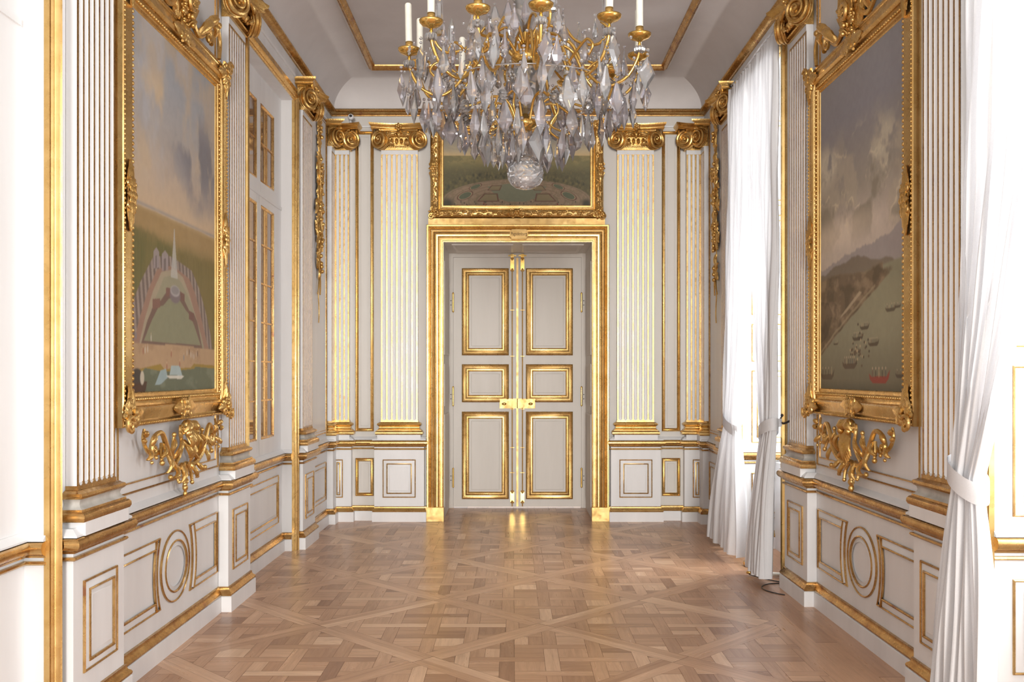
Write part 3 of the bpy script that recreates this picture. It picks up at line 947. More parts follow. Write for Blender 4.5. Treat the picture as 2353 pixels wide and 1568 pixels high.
def capital(F, c, o, root, vols=(-1, 1), s_lim=None, gm=GOLDC, hw=0.205):
    """ionic capital: neck beads, echinus with egg shapes, diagonal scrolls, curved abacus with flower"""
    zt = 4.222; R = 0.092
    mb = MB()
    lo, hi = s_lim or (c-hw-0.055, c+hw+0.055)
    sx0 = c-hw if -1 in vols else lo; sx1 = c+hw if 1 in vols else hi
    # neck and echinus
    a0, a1 = (c-hw+0.004, c+hw-0.004)
    if s_lim: a0, a1 = max(a0, lo), min(a1, hi)
    box(mb, F, a0, a1, 0, o+0.014, 3.955, 3.982)
    box(mb, F, a0, a1, 0, o+0.004, 3.982, 4.02)
    box(mb, F, a0, a1, 0, o+0.030, 4.02, 4.10)
    box(mb, F, a0, a1, 0, o+0.05, 4.10, 4.16)
    L = a1-a0; ne = max(3, int(round(L/0.05)))
    for i in range(ne):
        s = a0+(i+0.5)*L/ne
        blob(mb, F, s, o+0.032, 4.045, L/ne*0.38, 0.030, 0.034)
    nb = max(6, int(L/0.018))
    for i in range(nb):
        blob(mb, F, a0+(i+0.5)*L/nb, o+0.016, 3.992, L/nb*0.45, 0.010, 0.010, seg=6, rings=4)
    for i in range(ne*2):
        s = a0+(i+0.5)*L/(ne*2)
        leaf(mb, F, s, o+0.035, 4.085, 90, 0.055, 0.036, 0.35, 0)
    # volutes
    for sg in vols:
        volute(mb, F, c+sg*hw, o+0.065, 4.055, R, sg)
        # channel from abacus down into the scroll
        ctube(mb, F, [(c+sg*0.02, o+0.055, 4.15), (c+sg*0.10, o+0.07, 4.150), (c+sg*(hw-0.03), o+0.085, 4.146), (c+sg*hw, o+0.09, 4.15)], 0.012, 0.014)
        leaf(mb, F, c+sg*(hw-0.06), o+0.07, 4.10, 180 if sg > 0 else 0, 0.13, 0.05, 0.2, -25*sg)
        leaf(mb, F, c+sg*(hw-0.07), o+0.06, 4.03, 180 if sg > 0 else 0, 0.09, 0.045, 0.2, 30*sg)
    # abacus, concave front
    n = 12; path = []
    A0, A1 = (c-hw-0.082 if -1 in vols else lo), (c+hw+0.082 if 1 in vols else hi)
    for i in range(n+1):
        s = A0+(A1-A0)*i/n
        t = abs((s-c)/(hw+0.082)); dep = 0.080+0.050*t**2.2
        path.append((s, o+dep-0.02))
    full = ([(A0, 0)] if -1 in vols else [])+path+([(A1, 0)] if 1 in vols else [])
    prof = [(0.03, 4.160), (0.0, 4.160), (-0.006, 4.168), (0.002, 4.176), (0.0, 4.186), (-0.012, 4.196), (-0.020, 4.206), (-0.022, 4.222), (0.03, zt)]
    sweep(mb, full, prof, lambda a, b, h: F.p(a, b, h), False)
    top = [F.p(a, b, zt-0.001) for a, b in full]; bot = [F.p(a, b, 4.162) for a, b in full]
    if len(vols) == 1:
        e = (A1, 0) if -1 in vols else (A0, 0)
        if -1 in vols: top.append(F.p(*e, zt-0.001)); bot.append(F.p(*e, 4.162))
        else: top.insert(0, F.p(*e, zt-0.001)); bot.insert(0, F.p(*e, 4.162))
    mb.add(top, [tuple(range(len(top)))]); mb.add(bot, [tuple(range(len(bot)))])
    # flower
    if len(vols) == 2:
        for k in range(6):
            leaf(mb, F, c, o+0.075, 4.185, k*60+30, 0.045, 0.030, 0.35)
        blob(mb, F, c, o+0.10, 4.185, 0.014, 0.014, 0.014)
        leaf(mb, F, c, o+0.05, 4.17, -90, 0.10, 0.05, 0.25)
    mb.build('capital', gm, root, 50)

def pilaster(F, c, out, label, gm, sm, ped_out, base_ret=True, pm=GOLDW, pz=(0.255, 0.66)):
    r = thing('pilaster', label, 'pilaster', F.p(c, out, 0))
    mb = MB(); box(mb, F, c-HWP, c+HWP, 0, ped_out, 0.10, 0.80)
    mb.build('pedestal', WHITE, r)
    outline_panel(F, c-HWP+0.09, c+HWP-0.09, pz[0], pz[1], ped_out, r, mat=pm)
    plinth(F, c-HWS, c+HWS, out, r)
    pil_base(F, c-HWS, c+HWS, out, 0.925, r, gm, sm)
    fluted(F, c-HWS, c+HWS, out, 1.052, 3.96, 7, r, gm, 0.27)
    capital(F, c, out, r)
    adopt(r)
    r.location = Vector(F.p(c, out+0.0015, 0))
    return r
pilaster(FL, P1L, 0.05, 'nearest fluted white and gold pilaster on the left wall, left of the tall fountain painting', GOLDW, STONE, PED)
pilaster(FL, P2L, 0.05, 'fluted pilaster on the left wall between the tall painting and the glazed casement', GOLDW, STONE, PED)
pilaster(FL, P3L, 0.05, 'narrow-looking fluted pilaster on the left wall just beyond the glazed casement', GOLDW, STONE, PED)
pilaster(FR, P1R, 0.05, 'nearest fluted pilaster on the right wall, beside the big near curtain', GOLDW, STONE, PED)
pilaster(FR, P2R, 0.05, 'fluted pilaster on the right wall between the far curtains and the harbour painting', GOLDW, STONE, PED)
pilaster(FR, P3R, 0.05, 'pilaster on the right wall mostly hidden behind the far curtain', GOLDW, STONE, PED)
pilaster(FB, -1.262, 0.07, 'white pilaster with bright gold fluting immediately left of the doorway', GOLD, GOLD, 0.09, pm=GOLD)
pilaster(FB, 1.255, 0.07, 'white pilaster with bright gold fluting immediately right of the doorway', GOLD, GOLD, 0.09, pm=GOLD)

def corner_pilaster(sg, label):
    FS = FL if sg < 0 else FR
    r = thing('corner_pilaster', label, 'pilaster', (sg*1.93, bo, 0))
    mb = MB()
    box(mb, FS, CI, YB, 0, 0.065, 0.10, 0.80)
    a, b = sorted((sg*1.935, sg*1.775)); box(mb, FB, a, b, 0, 0.09, 0.10, 0.80)
    a, b = sorted((sg*1.96, sg*1.79)); box(mb, FB, a, b, 0, 0.115, DZ1+0.004, 0.925)
    box(mb, FS, CI-0.01, YB, 0, 0.10, DZ1+0.004, 0.925)
    mb.build('pedestal', WHITE, r)
    a, b = sorted((sg*1.955, sg*1.862)); outline_panel(FB, a, b, 0.255, 0.66, 0.09, r, mat=GOLD, inner=0.03)
    # base mouldings of the folded shaft
    a, b = sorted((sg*1.95, sg*1.80))
    pil_base(FB, a, b, 0.07, 0.925, r, GOLD, GOLD, (sg > 0, sg < 0))
    pil_base(FS, 9.985, YB, 0.05, 0.925, r, GOLD, GOLD, (True, False))
    fluted(FB, a, b, 0.07, 1.052, 3.96, 3, r, GOLD)
    fluted(FS, 9.985, 10.16, 0.05, 1.052, 3.96, 3, r, GOLDW, 0.27)
    capital(FB, sg*1.93, 0.07, r, vols=(-sg,), s_lim=(sorted((sg*1.98, sg*1.70))[0], sorted((sg*1.98, sg*1.70))[1]), hw=0.155)
    capital(FS, 10.10, 0.05, r, vols=(-1,), s_lim=(9.88, 10.14), hw=0.10)
    adopt(r)
    r.location.x -= sg*0.0015; r.location.y -= 0.0015
corner_pilaster(-1, 'half pilaster folded into the far left corner beside the glazed casement wall')
corner_pilaster(1, 'half pilaster folded into the far right corner beside the curtained wall')

# ------------------------------------------------------------------ door
def make_door():
    r = tag(empty('door_1', (0, 11.17, 0)), 'cream double door with gilded panel mouldings in a gold casing', 'door', kind='structure')
    FD = Frame(0, 11.17, 1, 0, 0, -1)
    # jamb frame
    mb = MB()
    box(mb, FD, -DH, -0.752, -0.10, 0.0, 0, 2.985); box(mb, FD, 0.752, DH, -0.10, 0.0, 0, 2.985)
    box(mb, FD, -0.752, 0.752, -0.10, 0.0, 2.94, 2.985)
    box(mb, FD, -0.752, 0.752, -0.10, -0.05, 2.0, 2.94) if False else None
    mb.build('door_frame', CREAM, r)
    for sg in (-1, 1):
        a, b = sorted((sg*0.003, sg*0.750))
        mb = MB(); box(mb, FD, a, b, -0.055, -0.008, 0.012, 2.938)
        leaf_o = mb.build('door_leaf', CREAM, r)
        leaf_o['label'] = 'left door leaf' if sg < 0 else 'right door leaf'
        pa, pb = sorted((sg*0.100, sg*0.650))
        for z0, z1 in ((1.79, 2.81), (1.24, 1.685), (0.105, 1.13)):
            mb = MB()
            o = -0.008; w = 0.085
            prof = [(0, o), (0, o+0.016), (0.014, o+0.024), (0.026, o+0.018), (0.028, o+0.008), (0.040, o+0.004), (0.055, o+0.010), (0.058, o+0.020), (0.070, o+0.022), (0.080, o+0.012), (w, o+0.001)]
            fsweep(mb, FD, rect(pa, pb, z0, z1), prof, True)
            ob = mb.build('panel_moulding', GOLD, leaf_o, 40)
            mb = MB()
            fsweep(mb, FD, rect(pa, pb, z0, z1), [(w, o+0.001), (w+0.024, o+0.001), (w+0.028, o+0.007), (w+0.034, o+0.007)], True)
            box(mb, FD, pa+w+0.034, pb-w-0.034, o, o+0.007, z0+w+0.034, z1-w-0.034)
            mb.build('panel_field', CREAM, leaf_o)
        # hinges
        for z in (2.41, 1.31, 0.235+0.12):
            mb = MB(); x = sg*0.752
            tube(mb, [FD.p(x, 0.008, z-0.10), FD.p(x, 0.008, z+0.10)], 0.011, 10)
            for q in (-0.105, 0.105): blob(mb, FD, x, 0.008, z+q, 0.012, 0.012, 0.014)
            mb.build('hinge', BRASS, leaf_o, 40)
            mb = MB()
            for q in (-0.03, 0.02): blob(mb, FD, sg*0.778, 0.001, z+q, 0.006, 0.004, 0.006)
            mb.build('screw', IRON, leaf_o)
        # espagnolette rod, guides and end plates
        mb = MB(); x = sg*0.060
        tube(mb, [FD.p(x, 0.006, 0.02), FD.p(x, 0.006, 2.93)], 0.007, 8)
        for z in (2.32, 1.78, 1.13+0.03, 0.71, 0.415): box(mb, FD, x-0.024, x+0.024, -0.008, 0.012, z-0.004, z+0.004)
        mb.build('bolt_rod', GOLDP, leaf_o)
        mb = MB()
        for z0, z1 in ((2.79, 2.92), (0.07, 0.19)):
            box(mb, FD, x-0.022, x+0.022, -0.008, 0.004, z0, z1)
            box(mb, FD, x-0.012, x+0.012, 0.004, 0.014, z0+0.02, z1-0.02)
            for q in (z0, z1): blob(mb, FD, x, 0, q, 0.022, 0.008, 0.02)
        for q in (0.07,): pass
        box(mb, FD, x-0.045, x+0.045, 0.0, 0.016, 2.95, 2.965)
        box(mb, FD, x-0.018, x+0.018, 0.0, 0.024, 2.935, 2.975)
        mb.build('bolt_plate', BRASS, leaf_o)
        # rim lock box
        mb = MB(); a, b = sorted((sg*0.004, sg*0.205))
        box(mb, FD, a, b, -0.008, 0.028, 1.175, 1.275)
        box(mb, FD, a-0.004, b+0.004, -0.008, 0.010, 1.168, 1.282)
        for q in (a+0.05, a+0.13): box(mb, FD, q-0.003, q+0.003, 0.028, 0.032, 1.178, 1.272)
        mb.build('lock_case', GOLDP, leaf_o)
        mb = MB(); x = sg*0.155
        blob(mb, FD, x, 0.045, 1.222, 0.028, 0.016, 0.016)
        tube(mb, [FD.p(x, 0.028, 1.222), FD.p(x, 0.045, 1.222)], 0.009, 8)
        mb.build('handle', BRASS, leaf_o, True)
    mb = MB()
    box(mb, FD, -0.012, 0.012, -0.008, 0.006, 0.02, 2.93); box(mb, FD, -0.005, 0.005, 0.006, 0.010, 0.02, 2.93)
    mb.build('meeting_strip', GOLDP, r)
    # jamb and soffit panels of the deep reveal
    for sg in (-1, 1):
        FJ = Frame(sg*DH, YB, 0, 1, -sg, 0)
        for z0, z1 in ((0.12, 1.13), (1.22, 1.68), (1.78, 2.80)):
            mb = MB()
            fsweep(mb, FJ, rect(0.13, 0.80, z0, z1), [(0, 0), (0, 0.008), (0.02, 0.012), (0.035, 0.004), (0.05, 0.001)], True)
            mb.build('jamb_moulding', CREAM, r, 40)
    # soffit: frame lying under the lintel; s = x, "z" = depth
    class FS:
        @staticmethod
        def p(s, o, z): return (s, YB+z, 2.985-o)
    for a, b in ((-0.72, -0.05), (0.05, 0.72)):
        mb = MB()
        sweep(mb, rect(a, b, 0.15, 0.78), [(0, 0), (0, 0.010), (0.02, 0.014), (0.035, 0.004), (0.05, 0.0)], lambda x, y, h: FS.p(x, h, y), True)
        mb.build('soffit_moulding', CREAM, r, 40)
    # gold casing
    mb = MB()
    W = 0.178
    prof = [(0, 0), (0, 0.070), (0.006, 0.078), (0.020, 0.078), (0.024, 0.066), (0.034, 0.060), (0.044, 0.070), (0.048, 0.056), (0.058, 0.050), (0.070, 0.046), (0.084, 0.056), (0.096, 0.058), (0.100, 0.040), (0.112, 0.036), (0.126, 0.040), (0.132, 0.028), (0.150, 0.030), (0.166, 0.030), (0.170, 0.012), (W, 0.010), (W, -0.02)]
    fsweep(mb, FB, [(-0.975, 0.145), (-0.975, 3.165), (0.975, 3.165), (0.975, 0.145)], prof, False)
    mb.build('casing', GOLD, r, 40)
    mb = MB()
    for sg in (-1, 1):
        a, b = sorted((sg*0.982, sg*0.790)); box(mb, FB, a, b, 0, 0.085, 0, 0.147)
    mb.build('plinth_block', GOLDP, r)
    # flat gold board above the casing
    mb = MB(); box(mb, FB, -0.955, 0.93, 0, 0.06, 3.165, 3.232)
    mb.build('head_board', GOLDP, r)
    adopt(r)
make_door()

def name_plaque():
    r = thing('name_plaque', 'small gilt plaque with dark script at the middle of the door casing', 'plaque', FB.p(0.012, 0.07, 3.06))
    mb = MB(); pts = []
    hw, hh = 0.098, 0.052
    for sx, sy in ((1, 1), (1, -1), (-1, -1), (-1, 1)):
        seq = [(hw*0.80, hh), (hw*0.84, hh*0.72), (hw*0.99, hh*0.45), (hw*1.0, 0.0)]
        if sx*sy < 0: seq = seq[::-1]
        for x, z in seq: pts.append((sx*x, sy*z))
    K = len(pts)
    mb.add([FB.p(0.012+x, 0.086, 3.06+z) for x, z in pts]+[FB.p(0.012+x, 0.03, 3.06+z) for x, z in pts],
           [tuple(range(K)), tuple(range(K, 2*K))]+[(q, (q+1) % K, K+(q+1) % K, K+q) for q in range(K)])
    mb.build('plate', GOLDP, r)
    cu = bpy.data.curves.new('lettering', 'FONT'); cu.body = 'Pagodenburg'; cu.size = 0.044; cu.extrude = 0.0006
    cu.align_x = 'CENTER'; cu.align_y = 'CENTER'
    t = bpy.data.objects.new('lettering', cu); COL.objects.link(t)
    bpy.context.view_layer.update()
    me = bpy.data.meshes.new_from_object(t.evaluated_get(bpy.context.evaluated_depsgraph_get()))
    bpy.data.objects.remove(t)
    w = max(v.co.x for v in me.vertices)-min(v.co.x for v in me.vertices)
    k = 0.168/w
    for v in me.vertices: v.co = Vector(FB.p(0.012+v.co.x*k, 0.0868+v.co.z, 3.062+v.co.y*1.15))
    me.materials.clear(); me.materials.append(INK)
    o = bpy.data.objects.new('lettering', me); COL.objects.link(o); o.parent = r
    adopt(r)
name_plaque()

# ------------------------------------------------------------------ paintings
def vnoise(nx, ny, fx, fy, seed):
    rs = np.random.RandomState(seed)
    g = rs.rand(int(fy)+3, int(fx)+3)
    x = np.linspace(0, fx, nx); y = np.linspace(0, fy, ny)
    xi = x.astype(int); yi = y.astype(int); xf = x-xi; yf = y-yi
    xf = xf*xf*(3-2*xf); yf = yf*yf*(3-2*yf)
    a = g[np.ix_(yi, xi)]; b = g[np.ix_(yi, xi+1)]; c = g[np.ix_(yi+1, xi)]; d = g[np.ix_(yi+1, xi+1)]
    return (a*(1-xf)+b*xf)*(1-yf)[:, None]+(c*(1-xf)+d*xf)*yf[:, None]
def fbm(nx, ny, fx, fy, seed, octv=5):
    s = 0; amp = 1; tot = 0
    for k in range(octv):
        s = s+amp*vnoise(nx, ny, fx*2**k, fy*2**k, seed+k); tot += amp; amp *= 0.55
    return s/tot
def srgb(*c): return np.array([((v/255.0)/12.92 if v/255.0 <= 0.04045 else ((v/255.0+0.055)/1.055)**2.4) for v in c])
def ss(a, b, x): t = np.clip((x-a)/(b-a), 0, 1); return t*t*(3-2*t)
class Pic:
    def __init__(s, nx, ny):
        s.nx, s.ny = nx, ny
        s.u, s.v = np.meshgrid(np.linspace(0, 1, nx), np.linspace(0, 1, ny))
        s.c = np.zeros((ny, nx, 3))
    def mix(s, mask, col):
        col = np.asarray(col)
        s.c = s.c*(1-mask[..., None])+(col if col.ndim == 3 else col[None, None])*mask[..., None]
    def grad(s, stops):
        out = np.zeros_like(s.c)
        vs = [q[0] for q in stops]; cs = np.array([srgb(*q[1]) for q in stops])
        for k in range(3): out[..., k] = np.interp(s.v, vs, cs[:, k])
        return out
    def poly(s, pts, soft=0.004):
        inside = np.zeros(s.u.shape, bool); n = len(pts); j = n-1
        for i in range(n):
            xi, yi = pts[i]; xj, yj = pts[j]
            cond = ((yi > s.v) != (yj > s.v)) & (s.u < (xj-xi)*(s.v-yi)/((yj-yi) if abs(yj-yi) > 1e-9 else 1e-9)+xi)
            inside ^= cond; j = i
        return inside.astype(float)
    def ell(s, cu, cv, ru, rv, soft=0.15):
        d = np.sqrt(((s.u-cu)/ru)**2+((s.v-cv)/rv)**2)
        return 1-ss(1-soft, 1+soft, d)

def canvas_obj(P, F, s0, s1, z0, z1, o, parent, flip=False, gain=1.0):
    for _ in range(2):      # soften brush edges
        c = P.c; e = np.pad(c, ((1, 1), (1, 1), (0, 0)), 'edge')
        P.c = 0.4*c+0.15*(e[:-2, 1:-1]+e[2:, 1:-1]+e[1:-1, :-2]+e[1:-1, 2:])
    P.c = P.c*gain
    ny, nx = P.ny, P.nx
    us = np.linspace(s0, s1, nx) if not flip else np.linspace(s1, s0, nx)
    zs = np.linspace(z0, z1, ny)
    vs = [F.p(float(s), o, float(z)) for z in zs for s in us]
    idx = np.arange(nx*ny).reshape(ny, nx)
    q = np.stack([idx[:-1, :-1], idx[:-1, 1:], idx[1:, 1:], idx[1:, :-1]], -1).reshape(-1, 4)
    me = bpy.data.meshes.new('canvas')
    me.from_pydata(vs, [], q.tolist())
    me.materials.append(CANVAS)
    at = me.color_attributes.new('picture', 'FLOAT_COLOR', 'POINT')
    c4 = np.concatenate([np.clip(P.c, 0, 1), np.ones((ny, nx, 1))], -1).astype(np.float32)
    at.data.foreach_set('color', c4.ravel())
    ob = bpy.data.objects.new('canvas', me); COL.objects.link(ob); ob.parent = parent
    return ob

def figure(P, cu, cv, h, asp, col, rs):
    """a small painted figure: gown and head"""
    w = h*0.22*asp
    P.mix(P.ell(cu, cv+h*0.35, w, h*0.38)*0.85, srgb(*col))
    P.mix(P.ell(cu, cv+h*0.85, w*0.5, h*0.13)*0.9, srgb(200, 170, 140))

def paint_fountain():
    P = Pic(400, 600); nx, ny = P.nx, P.ny; u, v = P.u, P.v
    sky = P.grad([(0, (190, 165, 135)), (0.52, (196, 172, 142)), (0.60, (190, 170, 148)), (0.72, (170, 162, 155)), (0.88, (160, 162, 166)), (1, (158, 160, 163))])
    P.c = sky
    n = fbm(nx, ny, 4, 4, 3); n2 = fbm(nx, ny, 7, 6, 9)
    P.mix(ss(0.46, 0.66, n)*0.55*ss(0.5, 0.6, v), srgb(196, 172, 138))
    P.mix(ss(0.45, 0.65, n2)*ss(0.52, 0.75, v)*0.5, srgb(180, 180, 185))
    P.mix(np.clip(P.ell(0.80, 0.72, 0.34, 0.12, 0.7)*ss(0.36, 0.56, n2), 0, 1)*0.9, srgb(118, 116, 122))
    P.mix(np.clip(P.ell(0.70, 0.60, 0.3, 0.05, 0.8)*ss(0.4, 0.6, n), 0, 1)*0.7, srgb(128, 125, 130))
    P.mix(P.ell(0.3, 0.82, 0.25, 0.05, 0.9)*ss(0.42, 0.6, n)*0.7, srgb(206, 180, 140))
    # plain
    n3 = fbm(nx, ny, 10, 30, 21)
    land = ss(0.503, 0.497, v+0.006*(n3-0.5))
    P.mix(land, srgb(172, 146, 104))
    P.mix(land*ss(0.50, 0.485, v)*(0.35+0.4*n3), srgb(150, 122, 74))
    P.mix(np.exp(-((v-0.506)/0.005)**2)*(0.35+0.4*n3), srgb(132, 134, 138))
    P.mix(ss(0.46, 0.40, v+0.02*(n3-.5)), srgb(128, 112, 66))
    # woods: vertical strokes
    tr = fbm(nx, ny, 60, 8, 5, 3)
    wl = ss(0.455, 0.435, v+0.03*(tr-0.5)+0.05*u)*(u < 0.44)
    P.mix(wl*(0.5+0.9*(tr-0.3)).clip(0, 1), srgb(96, 94, 50))
    wr = ss(0.43, 0.41, v+0.03*(tr-0.5))*(u > 0.50)
    P.mix(wr*(0.4+0.9*(tr-0.3)).clip(0, 1), srgb(110, 98, 52))
    # terrace arch
    def archpts(l, r, top, bot, cu, n=24, pw=0.62):
        pts = []
        for i in range(n+1):
            a = PI*i/n
            uu = (l+r)/2-(r-l)/2*math.cos(a)
            vv = bot+(top-bot)*math.sin(a)**pw
            pts.append((uu, vv))
        return pts
    n5 = fbm(nx, ny, 30, 40, 91, 3)
    P.mix(P.poly([(-.01, .13), (-.01, .222), (0.10, .305), (.22, .375), (.39, .394), (.47, .39), (.67, .372), (.77, .325), (.855, .262), (.93, .19), (.965, .13)]), srgb(124, 108, 98))
    col = P.poly([(-.01, .13), (-.01, .222), (0.10, .305), (.22, .375), (.39, .394), (.47, .39), (.67, .372), (.77, .325), (.855, .262), (.93, .19), (.965, .13)])
    P.mix(col*(np.sin(u*150+v*40) > 0.2)*(0.25+0.4*n5), srgb(176, 162, 150))
    P.mix(col*(np.sin(u*150+v*40) < -0.5)*0.5, srgb(92, 80, 74))
    P.mix(P.poly([(.015, .13), (.08, .20), (.17, .285), (.26, .345), (.40, .365), (.50, .362), (.64, .345), (.72, .305), (.80, .235), (.88, .16), (.92, .13)]), srgb(150, 118, 100))
    P.mix(P.poly([(.075, .13), (.13, .20), (.22, .285), (.31, .342), (.45, .36), (.56, .345), (.64, .30), (.72, .24), (.80, .18), (.85, .13)]), srgb(160, 146, 122))
    P.mix(P.poly([(.115, .14), (.17, .205), (.25, .27), (.34, .33), (.46, .345), (.55, .325), (.66, .275), (.77, .20), (.835, .14)]), srgb(148, 142, 116))
    P.mix(P.poly([(.10, .14), (.16, .20), (.245, .26), (.30, .262), (.37, .292), (.40, .30), (.53, .302), (.56, .285), (.64, .25), (.70, .245), (.745, .22), (.815, .14)]), srgb(112, 88, 76))
    P.mix(P.poly([(.125, .147), (.20, .20), (.28, .245), (.33, .25), (.39, .272), (.46, .280), (.52, .275), (.60, .248), (.655, .236), (.70, .21), (.79, .15)]), srgb(134, 132, 104))
    P.mix(P.poly([(.215, .235), (.215, .262), (.295, .268), (.295, .243)]), srgb(126, 92, 78)); P.mix(P.poly([(.635, .225), (.635, .25), (.70, .245), (.70, .218)]), srgb(112, 78, 70))
    P.mix(P.poly([(.36, .278), (.36, .302), (.41, .303), (.41, .28)]), srgb(120, 86, 74)); P.mix(P.poly([(.53, .278), (.53, .300), (.58, .296), (.58, .274)]), srgb(114, 80, 70))
    P.mix(P.ell(0.465, 0.285, 0.062, 0.022), srgb(120, 108, 108)); P.mix(P.ell(0.465, 0.298, 0.056, 0.016), srgb(166, 158, 156)); P.mix(P.ell(0.465, 0.300, 0.046, 0.012), srgb(140, 134, 132))
    for a0, a1 in ((.225, .285), (.315, .385)):
        P.mix(P.poly([(a0, .345), (a0, .392), ((a0+a1)/2, .405), (a1, .395), (a1, .352)])*0.9, srgb(150, 138, 136)); P.mix(P.poly([(a0+.02, .345), (a0+.02, .38), (a1-.025, .384), (a1-.025, .35)])*0.8, srgb(104, 92, 88))
    # jet
    w = 0.006+0.035*np.clip((0.47-v)/0.13, 0, 1)**1.3
    P.mix(((np.abs(u-0.455) < w) & (v < 0.475) & (v > 0.335)).astype(float)*0.65, srgb(186, 184, 176))
    # foreground terrace
    n4 = fbm(nx, ny, 12, 30, 31)
    fg = ss(0.142, 0.138, v-0.004*(u > 0.35)*(u < 0.7))
    P.mix(fg, srgb(176, 146, 112)); P.mix(fg*ss(0.5, 0.7, n4)*0.4, srgb(150, 120, 90))
    P.mix(P.poly([(0.10, 0.0), (0.06, 0.072), (0.30, 0.088), (0.34, 0.074), (0.66, 0.08), (0.70, 0.092), (1, 0.088), (1, 0)]), srgb(150, 124, 50))
    wat = P.poly([(-0.01, -0.01), (0.09, 0.06), (0.14, 0.076), (0.34, 0.066), (0.70, 0.076), (0.72, 0.083), (1.01, 0.078), (1.01, -0.01)])
    P.mix(wat, srgb(98, 104, 82)); P.mix(wat*ss(0.45, 0.65, n4)*0.5, srgb(128, 134, 112)); P.mix(wat*ss(0.03, 0, v)*0.5, srgb(62, 64, 50))
    P.mix(P.poly([(0.0, 0.045), (0.0, 0.005), (0.14, 0.012), (0.16, 0.04)]), srgb(70, 44, 30))
    P.mix(P.ell(0.06, 0.055, 0.05, 0.02), srgb(60, 52, 46)); P.mix(P.ell(0.11, 0.05, 0.02, 0.018), srgb(190, 180, 160))
    P.mix(P.poly([(0.24, 0.03), (0.30, 0.07), (0.36, 0.075), (0.38, 0.05), (0.30, 0.032)]), srgb(150, 168, 168))
    P.mix(P.poly([(0.40, 0.058), (0.42, 0.085), (0.52, 0.085), (0.55, 0.056)]), srgb(165, 180, 178))
    P.mix(P.poly([(0.36, 0.056), (0.40, 0.048), (0.54, 0.046), (0.58, 0.055)]), srgb(205, 200, 185))
    rs = random.Random(3)
    for cu, cv in ((0.12, 0.112), (0.14, 0.115), (0.165, 0.118), (0.42, 0.108), (0.57, 0.10), (0.61, 0.115), (0.64, 0.118), (0.66, 0.11), (0.68, 0.108), (0.70, 0.105), (0.73, 0.112), (0.75, 0.115), (0.05, 0.15), (0.20, 0.148), (0.37, 0.072), (0.52, 0.08)):
        figure(P, cu, cv, 0.024, 0.9, rs.choice([(190, 170, 150), (150, 80, 60), (120, 130, 140), (90, 70, 60), (200, 190, 175)]), rs)
    P.c *= (0.94+0.12*fbm(nx, ny, 40, 60, 77, 3))[..., None]
    return P

